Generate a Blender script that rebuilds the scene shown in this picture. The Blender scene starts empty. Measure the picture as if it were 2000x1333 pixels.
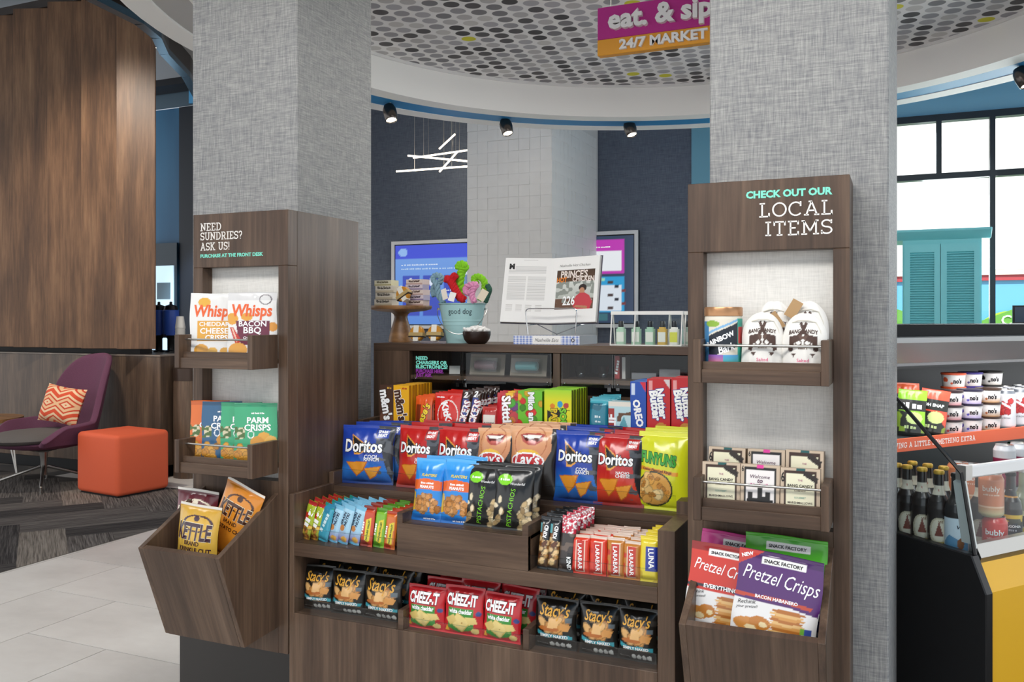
import bpy, math, random
import numpy as np
from mathutils import Vector, Matrix
random.seed(7)
sc = bpy.context.scene
COL = sc.collection

# ------------------------------------------------------------------ camera
F_PX, CX, HZ, CAM_H, YAW = 1716.0, 1000.0, 625.0, 1.30, math.radians(23.75)
cd = bpy.data.cameras.new('camera'); cam = bpy.data.objects.new('camera', cd); COL.objects.link(cam)
cd.sensor_width = 36; cd.lens = F_PX / 2000 * 36; cd.shift_y = -(666.5 - HZ) / 2000
cd.clip_start = .05; cd.clip_end = 200
cam.location = (0, 0, CAM_H); cam.rotation_euler = (math.pi / 2, 0, YAW)
sc.camera = cam
# ------------------------------------------------------------------ world, sun, lamps, exposure
w = bpy.data.worlds.new('world'); sc.world = w; w.use_nodes = True
w.node_tree.nodes['Background'].inputs[0].default_value = (.93, .965, 1, 1)
w.node_tree.nodes['Background'].inputs[1].default_value = 1.3
def lamp(name, kind, loc, energy, color=(1, 1, 1), rot=(0, 0, 0), size=1., size_y=None, spot=None, blend=.5):
    l = bpy.data.lights.new(name, kind); o = bpy.data.objects.new(name, l); COL.objects.link(o)
    l.energy = energy; l.color = color; o.location = loc; o.rotation_euler = rot
    if kind == 'AREA':
        l.size = size
        if size_y: l.shape = 'RECTANGLE'; l.size_y = size_y
    elif kind == 'SUN': l.angle = size
    else: l.shadow_soft_size = size
    if spot: l.spot_size = spot; l.spot_blend = blend
    return o
lamp('sun', 'SUN', (0, 0, 20), 7.0, (1, .98, .95), (math.radians(32), 0, math.radians(20)), .02)
lamp('ceiling_panel_light', 'AREA', (-1.0, .55, 2.84), 72, (1, .97, .93), (math.radians(18), 0, 0), 2.2, .7)
lamp('ceiling_panel_light', 'AREA', (-3.6, 1.4, 3.6), 60, (1, .97, .94), (math.radians(10), 0, 0), 1.6, 1.2)
lamp('ceiling_panel_light', 'AREA', (1.1, 1.2, 2.84), 18, (1, .98, .96), (math.radians(10), 0, 0), 1.2, .8)
lamp('market_downlight', 'AREA', (-1.0, 3.75, 2.76), 16, (1, .96, .9), (0, 0, 0), 1.0, .6)
lamp('window_daylight', 'AREA', (1.05, 7.0, 2.0), 45, (.93, .97, 1), (math.radians(-80), 0, math.radians(-25)), 1.9, 1.4)
lamp('lobby_downlight', 'AREA', (-2.2, 5.0, 3.5), 10, (1, .97, .94), (math.radians(18), 0, 0), 1.0, .5)
lamp('panel_wash_light', 'SPOT', (-5.3, 3.7, 3.7), 210, (1, .90, .78), (math.radians(42), 0, math.radians(22)), .12, spot=math.radians(80), blend=.8)
vs = sc.view_settings
vs.view_transform = 'Standard'; vs.look = 'None'; vs.gamma = 1; vs.use_curve_mapping = False
vs.exposure = 0.13

# ------------------------------------------------------------------ helpers: measuring
SN, CS = math.sin(YAW), math.cos(YAW)
def wx(px, Y):                                   # world X of picture column px on the plane Y
    a = (px - CX) / F_PX
    return Y * (-SN + a * CS) / (CS + a * SN)
def dep(X, Y): return -SN * X + CS * Y
def wz(px, py, Y): return CAM_H + (HZ - py) / F_PX * dep(wx(px, Y), Y)
def at(px, py, Y): return (wx(px, Y), Y, wz(px, py, Y))
def lin(h):
    if isinstance(h, (tuple, list)): return tuple(h)[:3]
    h = h.lstrip('#'); v = [int(h[i:i + 2], 16) / 255 for i in (0, 2, 4)]
    return tuple(x / 12.92 if x <= .04045 else ((x + .055) / 1.055) ** 2.4 for x in v)
# ------------------------------------------------------------------ helpers: materials
MATS = {}
def newmat(name):
    m = bpy.data.materials.new(name); m.use_nodes = True
    return m, m.node_tree.nodes, m.node_tree.links, m.node_tree.nodes['Principled BSDF']
def mat(name, col, rough=.5, metal=0, emit=0, spec=.5, noise=0, nscale=30, bump=0):
    if name in MATS: return MATS[name]
    m, N, L, P = newmat(name); c = lin(col)
    P.inputs['Base Color'].default_value = (*c, 1); P.inputs['Roughness'].default_value = rough
    P.inputs['Metallic'].default_value = metal; P.inputs['Specular IOR Level'].default_value = spec
    if emit:
        P.inputs['Emission Color'].default_value = (*c, 1); P.inputs['Emission Strength'].default_value = emit
    if noise or bump:
        t = N.new('ShaderNodeTexCoord'); n = N.new('ShaderNodeTexNoise'); n.inputs['Scale'].default_value = nscale; n.inputs['Detail'].default_value = 4
        L.new(t.outputs['Object'], n.inputs['Vector'])
        r = N.new('ShaderNodeValToRGB'); r.color_ramp.elements[0].position = .3; r.color_ramp.elements[1].position = .7
        r.color_ramp.elements[0].color = (*[x * (1 - noise) for x in c], 1); r.color_ramp.elements[1].color = (*[min(1, x * (1 + noise)) for x in c], 1)
        L.new(n.outputs['Fac'], r.inputs['Fac']); L.new(r.outputs['Color'], P.inputs['Base Color'])
        if bump:
            b = N.new('ShaderNodeBump'); b.inputs['Strength'].default_value = bump; b.inputs['Distance'].default_value = .004
            L.new(n.outputs['Fac'], b.inputs['Height']); L.new(b.outputs['Normal'], P.inputs['Normal'])
    MATS[name] = m; return m
def ramp(N, stops):
    r = N.new('ShaderNodeValToRGB'); e = r.color_ramp.elements
    while len(e) < len(stops): e.new(.5)
    for k, (p, c) in enumerate(stops):
        e[k].position = p; e[k].color = (*lin(c), 1)
    return r
def stretched_noise(N, L, scale, detail=5, rough=.6, loc=(0, 0, 0)):
    t = N.new('ShaderNodeTexCoord'); mp = N.new('ShaderNodeMapping'); n = N.new('ShaderNodeTexNoise')
    mp.inputs['Scale'].default_value = scale; mp.inputs['Location'].default_value = loc
    n.inputs['Scale'].default_value = 1; n.inputs['Detail'].default_value = detail; n.inputs['Roughness'].default_value = rough
    L.new(t.outputs['Object'], mp.inputs['Vector']); L.new(mp.outputs['Vector'], n.inputs['Vector'])
    return n
def mixc(N, L, a, b, fac, mode='MULTIPLY'):
    m = N.new('ShaderNodeMix'); m.data_type = 'RGBA'; m.blend_type = mode
    if isinstance(fac, (int, float)): m.inputs[0].default_value = fac
    else: L.new(fac, m.inputs[0])
    for s, v in ((6, a), (7, b)):
        if hasattr(v, 'links'): L.new(v, m.inputs[s])
        else: m.inputs[s].default_value = (*v, 1)
    return m.outputs[2]
def wood(name, axis, cols, rough=.42, fine=110, coarse=16, slope=False):
    if name in MATS: return MATS[name]
    m, N, L, P = newmat(name)
    i = 'xyz'.index(axis)
    s = [coarse] * 3; s[i] = 1.1
    if slope: s[1] = 1.1
    n1 = stretched_noise(N, L, s, 6, .62)
    s = [fine] * 3; s[i] = 3.5
    if slope: s[1] = 3.5
    n2 = stretched_noise(N, L, s, 3, .6, (3, 1, 2))
    r1 = ramp(N, [(.28, cols[0]), (.46, cols[1]), (.60, cols[2]), (.76, cols[3])])
    r2 = ramp(N, [(.3, (.62, .62, .62)), (.65, (1.1, 1.1, 1.1))])
    L.new(n1.outputs['Fac'], r1.inputs['Fac']); L.new(n2.outputs['Fac'], r2.inputs['Fac'])
    L.new(mixc(N, L, r1.outputs['Color'], r2.outputs['Color'], .75), P.inputs['Base Color'])
    P.inputs['Roughness'].default_value = rough; P.inputs['Specular IOR Level'].default_value = .4
    b = N.new('ShaderNodeBump'); b.inputs['Strength'].default_value = .12; b.inputs['Distance'].default_value = .002
    L.new(n2.outputs['Fac'], b.inputs['Height']); L.new(b.outputs['Normal'], P.inputs['Normal'])
    MATS[name] = m; return m
WD = ['#3f3026', '#544134', '#665141', '#776151']
WZ = wood('walnut_vertical', 'z', WD); WX = wood('walnut_horizontal', 'x', WD)
WS = wood('walnut_sloped', 'z', WD, slope=True)
WP = wood('warm_walnut_panel', 'z', ['#4b3526', '#664a34', '#7c5c42', '#8d6d50'], .4, 80, 9)
WW = wood('wainscot_walnut', 'z', ['#43362d', '#5a493c', '#6e5a49', '#7d6a58'], .4, 80, 10)
WB = wood('turned_wood', 'x', ['#6a4a30', '#85603f', '#9a7048', '#a97d54'], .4, 60, 12)
def fabric(name, lo, mid, hi, th=230, ln=16, bump=.25):
    if name in MATS: return MATS[name]
    m, N, L, P = newmat(name)
    a = stretched_noise(N, L, (th, th, ln), 3, .6); b = stretched_noise(N, L, (ln, ln, th), 3, .6, (5, 2, 1))
    add = N.new('ShaderNodeMath'); add.operation = 'ADD'; L.new(a.outputs['Fac'], add.inputs[0]); L.new(b.outputs['Fac'], add.inputs[1])
    hf = N.new('ShaderNodeMath'); hf.operation = 'MULTIPLY'; hf.inputs[1].default_value = .5; L.new(add.outputs[0], hf.inputs[0])
    r = ramp(N, [(.36, lo), (.5, mid), (.64, hi)]); L.new(hf.outputs[0], r.inputs['Fac'])
    L.new(r.outputs['Color'], P.inputs['Base Color']); P.inputs['Roughness'].default_value = .75
    bp = N.new('ShaderNodeBump'); bp.inputs['Strength'].default_value = bump; bp.inputs['Distance'].default_value = .002
    L.new(hf.outputs[0], bp.inputs['Height']); L.new(bp.outputs['Normal'], P.inputs['Normal'])
    MATS[name] = m; return m
FAB = fabric('woven_grey_wallcovering', '#76777a', '#8f8f8e', '#a7a6a3', 320, 22)
LINEN = fabric('pale_linen_panel', '#d6d3cd', '#e2dfd9', '#ebe8e2', 260, 20, .08)
NAVY = fabric('navy_wallcovering', '#4d5462', '#5b626f', '#686f7b', 160, 12, .1)
def clear(name, tint=(1, 1, 1), ior=1.45, rough=.02, boost=1.0):
    if name in MATS: return MATS[name]
    m, N, L, P = newmat(name); N.remove(P)
    t = N.new('ShaderNodeBsdfTransparent'); t.inputs[0].default_value = (*tint, 1)
    g = N.new('ShaderNodeBsdfGlossy'); g.inputs['Roughness'].default_value = rough
    f = N.new('ShaderNodeFresnel'); f.inputs[0].default_value = ior
    mm = N.new('ShaderNodeMath'); mm.operation = 'MULTIPLY'; mm.inputs[1].default_value = boost; L.new(f.outputs[0], mm.inputs[0])
    ge = N.new('ShaderNodeNewGeometry'); iv = N.new('ShaderNodeMath'); iv.operation = 'SUBTRACT'; iv.inputs[0].default_value = 1; L.new(ge.outputs['Backfacing'], iv.inputs[1])
    m2 = N.new('ShaderNodeMath'); m2.operation = 'MULTIPLY'; L.new(mm.outputs[0], m2.inputs[0]); L.new(iv.outputs[0], m2.inputs[1]); mm = m2
    x = N.new('ShaderNodeMixShader'); L.new(mm.outputs[0], x.inputs[0]); L.new(t.outputs[0], x.inputs[1]); L.new(g.outputs[0], x.inputs[2])
    L.new(x.outputs[0], N['Material Output'].inputs[0])
    MATS[name] = m; return m
ACR = clear('clear_acrylic', (.97, .98, .98)); ACE = clear('acrylic_edge', (.78, .84, .84), 1.9)
GLASS = clear('window_glass', (.96, .98, .98)); VINYL = clear('clear_vinyl', (.95, .97, .96), 1.5, .12, 1.6)
def printed(name, rough, coat=0):
    m, N, L, P = newmat(name); a = N.new('ShaderNodeAttribute'); a.attribute_name = 'Col'
    L.new(a.outputs['Color'], P.inputs['Base Color']); P.inputs['Roughness'].default_value = rough
    P.inputs['Coat Weight'].default_value = coat; P.inputs['Coat Roughness'].default_value = .12
    MATS[name] = m; return m
FOIL = printed('printed_foil', .28, .4); CARD = printed('printed_card', .45, .1); PAPER = printed('printed_paper', .7)
def screenmat(name, strength):
    m, N, L, P = newmat(name); a = N.new('ShaderNodeAttribute'); a.attribute_name = 'Col'
    L.new(a.outputs['Color'], P.inputs['Emission Color']); P.inputs['Emission Strength'].default_value = strength
    P.inputs['Base Color'].default_value = (.01, .01, .01, 1); P.inputs['Roughness'].default_value = .2
    MATS[name] = m; return m
SCREEN = screenmat('lit_screen', .8)
METAL = mat('brushed_metal', '#b9b7b2', .3, 1); CHROME = mat('chrome', '#d8d8d8', .12, 1)
WHITE = mat('white_paint', '#e4e2df', .55); BLACK = mat('black_laminate', '#0b0b0d', .35); DARK = mat('dark_plinth', '#33302e', .4)
# ------------------------------------------------------------------ helpers: geometry
WO = {}
class MB:
    def __init__(s): s.V = []; s.F = []; s.M = []
    def add(s, v, f, m=0):
        o = len(s.V); s.V += [tuple(p) for p in v]; s.F += [tuple(i + o for i in q) for q in f]; s.M += [m] * len(f); return s
    def box(s, x0, x1, y0, y1, z0, z1, m=0):
        return s.add([(x, y, z) for z in (z0, z1) for y in (y0, y1) for x in (x0, x1)],
                     [(0, 2, 3, 1), (4, 5, 7, 6), (0, 1, 5, 4), (2, 6, 7, 3), (0, 4, 6, 2), (1, 3, 7, 5)], m)
    def prism(s, poly, axis, a, b, m=0):         # closed polygon extruded along an axis ('x': poly is (y,z), 'y': (x,z), 'z': (x,y))
        n = len(poly)
        def p(q, t): return {'x': (t, q[0], q[1]), 'y': (q[0], t, q[1]), 'z': (q[0], q[1], t)}[axis]
        return s.add([p(q, a) for q in poly] + [p(q, b) for q in poly],
                     [tuple(range(n))[::-1], tuple(range(n, 2 * n))] + [(i, (i + 1) % n, n + (i + 1) % n, n + i) for i in range(n)], m)
    def tube(s, path, r, n=8, m=0, closed=False, cap=True):
        P = [Vector(p) for p in path]; k = len(P); rings = []
        R = r if isinstance(r, (list, tuple)) else [r] * k
        up = None
        for i in range(k):
            t = (P[(i + 1) % k] - P[i - 1]) if closed else (P[min(i + 1, k - 1)] - P[max(i - 1, 0)])
            t = t.normalized() if t.length > 1e-9 else Vector((0, 0, 1))
            if up is None: up = Vector((0, 0, 1)) if abs(t.z) < .9 else Vector((1, 0, 0))
            a = (up - t * up.dot(t)).normalized(); b = t.cross(a); up = a
            rings.append([P[i] + (a * math.cos(j * 2 * math.pi / n) + b * math.sin(j * 2 * math.pi / n)) * R[i] for j in range(n)])
        v = [q for g in rings for q in g]; f = []
        for i in range(k if closed else k - 1):
            for j in range(n):
                i2 = (i + 1) % k; f.append((i * n + j, i * n + (j + 1) % n, i2 * n + (j + 1) % n, i2 * n + j))
        if cap and not closed: f += [tuple(range(n))[::-1], tuple(range((k - 1) * n, k * n))]
        return s.add(v, f, m)
    def lathe(s, prof, c=(0, 0, 0), n=24, m=0, a0=0, a1=2 * math.pi, cap=True):
        full = abs(a1 - a0 - 2 * math.pi) < 1e-6; k = n if full else n + 1; v = []; f = []
        for (r, z) in prof:
            for j in range(k):
                t = a0 + (a1 - a0) * j / n; v.append((c[0] + r * math.cos(t), c[1] + r * math.sin(t), c[2] + z))
        for i in range(len(prof) - 1):
            for j in range(n):
                j2 = (j + 1) % k; f.append((i * k + j, i * k + j2, (i + 1) * k + j2, (i + 1) * k + j))
        if cap and full: f += [tuple(range(k))[::-1], tuple(range((len(prof) - 1) * k, len(prof) * k))]
        return s.add(v, f, m)
    def ball(s, c, r, n=12, k=8, m=0):
        r = r if isinstance(r, (tuple, list)) else (r, r, r); v = []; f = []
        for i in range(k + 1):
            for j in range(n):
                t = math.pi * i / k; q = 2 * math.pi * j / n
                v.append((c[0] + r[0] * math.sin(t) * math.cos(q), c[1] + r[1] * math.sin(t) * math.sin(q), c[2] - r[2] * math.cos(t)))
        for i in range(k):
            for j in range(n): f.append((i * n + j, i * n + (j + 1) % n, (i + 1) * n + (j + 1) % n, (i + 1) * n + j))
        return s.add(v, f, m)
    def mesh(s, name, org=(0, 0, 0), smooth=False):
        me = bpy.data.meshes.new(name)
        me.from_pydata([(p[0] - org[0], p[1] - org[1], p[2] - org[2]) for p in s.V], [], s.F)
        if any(s.M): me.polygons.foreach_set('material_index', s.M)
        if smooth: me.polygons.foreach_set('use_smooth', [True] * len(me.polygons)); me.set_sharp_from_angle(angle=math.radians(40))
        return me
    def build(s, name, mats, parent=None, world=True, smooth=False, bevel=0, org=None):
        base = WO.get(parent.name, (0, 0, 0)) if (parent and world) else (org or (0, 0, 0))
        me = s.mesh(name, base, smooth)
        o = link(name, me, mats, parent)
        if not parent and org: o.location = org
        WO[o.name] = base
        if bevel:
            b = o.modifiers.new('edge', 'BEVEL'); b.width = bevel; b.segments = 1; b.limit_method = 'ANGLE'
        return o
def link(name, me, mats=None, parent=None, loc=(0, 0, 0), rot=(0, 0, 0)):
    if mats is not None and not me.materials:
        for q in (mats if isinstance(mats, (list, tuple)) else [mats]): me.materials.append(q)
    o = bpy.data.objects.new(name, me); COL.objects.link(o); o.parent = parent; o.location = loc; o.rotation_euler = rot
    return o
def tag(o, label=None, cat=None, group=None, kind=None):
    for k, v in (('label', label), ('category', cat), ('group', group), ('kind', kind)):
        if v: o[k] = v
    return o
def thing(name, label, cat, loc=(0, 0, 0), rot=(0, 0, 0), group=None):
    o = bpy.data.objects.new(name, None); COL.objects.link(o); o.location = loc; o.rotation_euler = rot
    o.empty_display_size = .02; WO[o.name] = tuple(loc)
    return tag(o, label, cat, group)
def struct(name, mb, m, label=None, cat=None, **kw):
    o = mb.build(name, m, **kw); return tag(o, label or name.replace('_', ' '), cat, None, 'structure')
def copytree(o, parent=None):
    c = o.copy(); COL.objects.link(c); c.parent = parent
    for ch in list(o.children): copytree(ch, c)
    return c
# ------------------------------------------------------------------ helpers: lettering
TCACHE = {}
def text2d(s, bold=0., shear=0.):
    k = (s, bold, shear)
    if k not in TCACHE and s.startswith('~'):                  # print too small to read: a run of short strokes
        r = random.Random(len(s) * 7 + int(s[1:])); v = []; f = []; x = 0
        for i in range(int(s[1:])):
            w_, h_ = r.uniform(.3, .5), r.uniform(.42, .66); o = len(v); v += [(x, 0), (x + w_, 0), (x + w_, h_), (x, h_)]; f.append((o, o + 1, o + 2, o + 3)); x += w_ + r.choice([.1, .1, .3])
        TCACHE[k] = (np.array(v), f)
    if k not in TCACHE:
        cu = bpy.data.curves.new('t', 'FONT'); cu.body = s; cu.size = 1; cu.offset = bold; cu.shear = shear; cu.resolution_u = 2; cu.align_x = 'LEFT'
        ob = bpy.data.objects.new('t', cu); me = bpy.data.meshes.new_from_object(ob)
        v = np.array([q.co[:2] for q in me.vertices]) if len(me.vertices) else np.zeros((1, 2)); f = [tuple(p.vertices) for p in me.polygons]
        bpy.data.meshes.remove(me); bpy.data.objects.remove(ob); bpy.data.curves.remove(cu)
        TCACHE[k] = (v, f)
    return TCACHE[k]
# slab-serif stroke letters, cap height 1: (width, strokes); stroke = polyline, 'A' = elliptical arc (cx,cy,rx,ry,deg0,deg1)
def _s(*p): return list(p)
SLAB = {
 'L': (.72, [_s((.2, .05), (.2, .95)), _s((.02, .05), (.66, .05)), _s((.04, .95), (.38, .95)), _s((.63, .0), (.63, .3))]),
 'O': (.9, [('A', .45, .5, .4, .45, 0, 360)]), 'C': (.84, [('A', .45, .5, .4, .45, 50, 318), _s((.74, .66), (.74, 1))]),
 'A': (.92, [_s((.14, .05), (.46, .95), (.78, .05)), _s((.26, .34), (.66, .34)), _s((0, .05), (.3, .05)), _s((.62, .05), (.92, .05)), _s((.28, .95), (.5, .95))]),
 'I': (.42, [_s((.21, .05), (.21, .95)), _s((.03, .05), (.39, .05)), _s((.03, .95), (.39, .95))]),
 'T': (.8, [_s((.4, .05), (.4, .95)), _s((.05, .95), (.75, .95)), _s((.22, .05), (.58, .05)), _s((.07, .7), (.07, 1)), _s((.73, .7), (.73, 1))]),
 'E': (.74, [_s((.18, .05), (.18, .95)), _s((.02, .05), (.67, .05)), _s((.02, .95), (.67, .95)), _s((.18, .5), (.5, .5)), _s((.65, 0), (.65, .27)), _s((.65, .73), (.65, 1))]),
 'M': (1.08, [_s((.18, .05), (.18, .95)), _s((.9, .05), (.9, .95)), _s((.18, .93), (.54, .25), (.9, .93)), _s((0, .05), (.36, .05)), _s((.72, .05), (1.08, .05)), _s((.02, .95), (.22, .95)), _s((.86, .95), (1.06, .95))]),
 'S': (.72, [('A', .36, .725, .28, .225, 20, 270), ('A', .36, .275, .3, .225, 90, -165), _s((.64, .72), (.64, .98)), _s((.07, .02), (.07, .3))]),
 'N': (.94, [_s((.18, .05), (.18, .95)), _s((.76, .05), (.76, .95)), _s((.18, .95), (.76, .05)), _s((0, .05), (.36, .05)), _s((.58, .95), (.94, .95)), _s((.02, .95), (.2, .95))]),
 'D': (.86, [_s((.18, .05), (.18, .95)), _s((.02, .05), (.4, .05)), _s((.02, .95), (.4, .95)), ('A', .38, .5, .4, .45, -90, 90)]),
 'U': (.9, [_s((.18, .95), (.18, .36)), _s((.72, .95), (.72, .36)), ('A', .45, .36, .27, .31, 180, 360), _s((.02, .95), (.34, .95)), _s((.56, .95), (.88, .95))]),
 'R': (.88, [_s((.18, .05), (.18, .95)), _s((.02, .95), (.45, .95)), ('A', .43, .71, .27, .24, -90, 90), _s((.18, .47), (.45, .47)), _s((.45, .47), (.72, .05)), _s((.02, .05), (.36, .05)), _s((.62, .05), (.88, .05))]),
 'K': (.92, [_s((.18, .05), (.18, .95)), _s((.18, .38), (.72, .95)), _s((.36, .56), (.74, .05)), _s((0, .05), (.36, .05)), _s((0, .95), (.36, .95)), _s((.56, .05), (.92, .05)), _s((.54, .95), (.88, .95))]),
 'G': (.9, [('A', .45, .5, .4, .45, 45, 350), _s((.52, .42), (.9, .42)), _s((.76, .1), (.76, .42)), _s((.76, .68), (.76, 1))]),
 'V': (.9, [_s((.12, .95), (.45, .05), (.78, .95)), _s((0, .95), (.28, .95)), _s((.62, .95), (.9, .95))]),
 'H': (.94, [_s((.18, .05), (.18, .95)), _s((.76, .05), (.76, .95)), _s((.18, .5), (.76, .5)), _s((0, .05), (.36, .05)), _s((0, .95), (.36, .95)), _s((.58, .05), (.94, .05)), _s((.58, .95), (.94, .95))]),
 'X': (.88, [_s((.14, .05), (.74, .95)), _s((.14, .95), (.74, .05)), _s((0, .05), (.3, .05)), _s((0, .95), (.3, .95)), _s((.58, .05), (.88, .05)), _s((.58, .95), (.88, .95))]),
 '?': (.62, [('A', .3, .7, .23, .25, 170, -90), _s((.3, .46), (.3, .26)), _s((.3, 0), (.3, .11))]),
 '!': (.3, [_s((.15, .28), (.15, 1)), _s((.15, 0), (.15, .12))]), ' ': (.4, [])}
def slab2d(s, th=.12, gap=.1):
    V = []; Fc = []; x0 = 0
    for ch in s:
        wd, st = SLAB[ch]
        for q in st:
            if q[0] == 'A':
                _, cx, cy, rx, ry, d0, d1 = q; n = max(6, int(abs(d1 - d0) / 18))
                q = [(cx + rx * math.cos(math.radians(d0 + (d1 - d0) * i / n)), cy + ry * math.sin(math.radians(d0 + (d1 - d0) * i / n))) for i in range(n + 1)]
            L_, R_ = [], []
            for i in range(len(q)):
                a = q[max(i - 1, 0)]; b = q[min(i + 1, len(q) - 1)]
                if len(q) == 3 and i == 1:                     # sharp corner of a diagonal pair: end both strokes flat
                    pass
                dx, dy = b[0] - a[0], b[1] - a[1]; l = math.hypot(dx, dy) or 1
                nx, ny = -dy / l * th / 2, dx / l * th / 2
                L_.append((q[i][0] + nx + x0, q[i][1] + ny)); R_.append((q[i][0] - nx + x0, q[i][1] - ny))
            if len(q) == 3:                                    # two straight strokes
                for a, b in ((q[0], q[1]), (q[1], q[2])):
                    dx, dy = b[0] - a[0], b[1] - a[1]; l = math.hypot(dx, dy); nx, ny = -dy / l * th / 2, dx / l * th / 2
                    o = len(V); V += [(a[0] + nx + x0, a[1] + ny), (b[0] + nx + x0, b[1] + ny), (b[0] - nx + x0, b[1] - ny), (a[0] - nx + x0, a[1] - ny)]; Fc.append((o + 3, o + 2, o + 1, o))
                continue
            o = len(V); n = len(q); V += L_ + R_
            for i in range(n - 1): Fc.append((o + n + i, o + n + i + 1, o + i + 1, o + i))
        x0 += wd + gap
    return np.array(V), Fc
def flat_letters(name, v2, f, height, origin, align, m, parent, facing='-y', thick=.0012, cap=None):
    """raised letters on a vertical face that looks along -Y (or +X); origin = baseline anchor in world space"""
    v2 = v2.copy(); v2 = v2 - [v2[:, 0].min(), 0]; v2 = v2 * height / (cap or v2[:, 1].max()); wdt = v2[:, 0].max()
    v2[:, 0] -= {'l': 0, 'c': wdt / 2, 'r': wdt}[align]
    mb = MB(); n = len(v2)
    fr = [(origin[0] + p[0], origin[1] - thick, origin[2] + p[1]) for p in v2]; bk = [(p[0], origin[1], p[2]) for p in fr]
    cnt = {}
    for q in f:
        for i in range(len(q)):
            e = (q[i], q[(i + 1) % len(q)]); cnt[e] = 1
    sides = [(a, b, b + n, a + n) for (a, b) in cnt if (b, a) not in cnt]
    mb.add(fr + bk, [tuple(q) for q in f] + sides)
    return mb.build(name, m, parent)
# ================================================================== THE SETTING
# ---- tiled floor (herringbone of 2:1 stone tiles) and carpet planks
fl = struct('floor', MB().box(-9, 4, -4, 8.4, -.08, -.004), mat('grout', '#4f4b48', .9), 'pale stone tile floor with dark joints', 'floor')
def tilemat():
    m, N, L, P = newmat('pale_stone_tile')
    n = stretched_noise(N, L, (2.2, 3.5, 3), 6, .6); oi = N.new('ShaderNodeObjectInfo')
    r = ramp(N, [(.3, '#cbc6c0'), (.5, '#d7d2cc'), (.72, '#e2ded8')]); L.new(n.outputs['Fac'], r.inputs['Fac'])
    r2 = ramp(N, [(0, (.93, .93, .93)), (1, (1.04, 1.04, 1.04))]); L.new(oi.outputs['Random'], r2.inputs['Fac'])
    L.new(mixc(N, L, r.outputs['Color'], r2.outputs['Color'], 1.), P.inputs['Base Color']); P.inputs['Roughness'].default_value = .42
    return m
TILE = tilemat()
W_ = .4465; g_ = .0026
def clip(poly, nx, ny, c):                       # keep nx*x+ny*y <= c
    out = []
    for i in range(len(poly)):
        a, b = poly[i], poly[(i + 1) % len(poly)]
        da, db = nx * a[0] + ny * a[1] - c, nx * b[0] + ny * b[1] - c
        if da <= 0: out.append(a)
        if da * db < 0:
            t = da / (da - db); out.append((a[0] + (b[0] - a[0]) * t, a[1] + (b[1] - a[1]) * t))
    return out
EDGE = -4.222
for k in range(-14, 15):
    for j in range(-5, 6):
        ox = -3.3055 - k * W_ + j * 2 * W_; oy = 2.5255 + k * W_ + j * 2 * W_
        for (x0, x1, y0, y1) in ((ox, ox + 2 * W_, oy, oy + W_), (ox - W_, ox, oy - W_, oy + W_)):
            p = [(x0 + g_, y0 + g_), (x1 - g_, y0 + g_), (x1 - g_, y1 - g_), (x0 + g_, y1 - g_)]
            if x1 < -6.2 or x0 > .2 or y1 < .3 or y0 > 6.2: continue
            p1 = clip(p, -1, 0, -(EDGE + .004))
            if len(p1) > 2: MB().prism(p1, 'z', -.006, 0).build('floor_tile', TILE, fl)
            if y1 > 5.15:
                p2 = clip(clip(p, 1, 0, EDGE - .004), 0, -1, -5.15)
                if len(p2) > 2: MB().prism(p2, 'z', -.006, 0).build('floor_tile', TILE, fl)
def carpetmat(name, c0, c1, c2):
    m, N, L, P = newmat(name)
    t = N.new('ShaderNodeTexCoord'); mp = N.new('ShaderNodeMapping'); mp.inputs['Scale'].default_value = (5, 190, 190)
    n = N.new('ShaderNodeTexNoise'); n.inputs['Scale'].default_value = 1; n.inputs['Detail'].default_value = 3
    L.new(t.outputs['Object'], mp.inputs[0]); L.new(mp.outputs[0], n.inputs['Vector'])
    r = ramp(N, [(.35, c0), (.5, c1), (.66, c2)]); L.new(n.outputs['Fac'], r.inputs['Fac'])
    L.new(r.outputs['Color'], P.inputs['Base Color']); P.inputs['Roughness'].default_value = .95; P.inputs['Specular IOR Level'].default_value = .1
    b = N.new('ShaderNodeBump'); b.inputs['Strength'].default_value = .5; b.inputs['Distance'].default_value = .004; L.new(n.outputs['Fac'], b.inputs['Height']); L.new(b.outputs['Normal'], P.inputs['Normal'])
    return m
CARP = [carpetmat('carpet_charcoal', '#2c2a2a', '#403d3c', '#5a5654'), carpetmat('carpet_grey', '#3e3a38', '#5d5855', '#7b7570'), carpetmat('carpet_taupe', '#5a544e', '#7b736b', '#8f877e')]
car = struct('floor_carpet', MB().box(-9, EDGE - .003, -4, 5.148, -.004, -.003), mat('carpet_backing', '#2a2827', .95), 'grey carpet planks laid in herringbone beside the stone tiles', 'carpet')
struct('trim_1', MB().box(EDGE - .004, EDGE + .003, -4, 8, -.004, .0005), mat('edge_strip', '#7d766e', .6), 'thin metal strip between carpet and stone tile', 'trim')
ang = math.radians(52); ca, sa = math.cos(ang), math.sin(ang); pw = .25; rr = random.Random(3)
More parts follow.
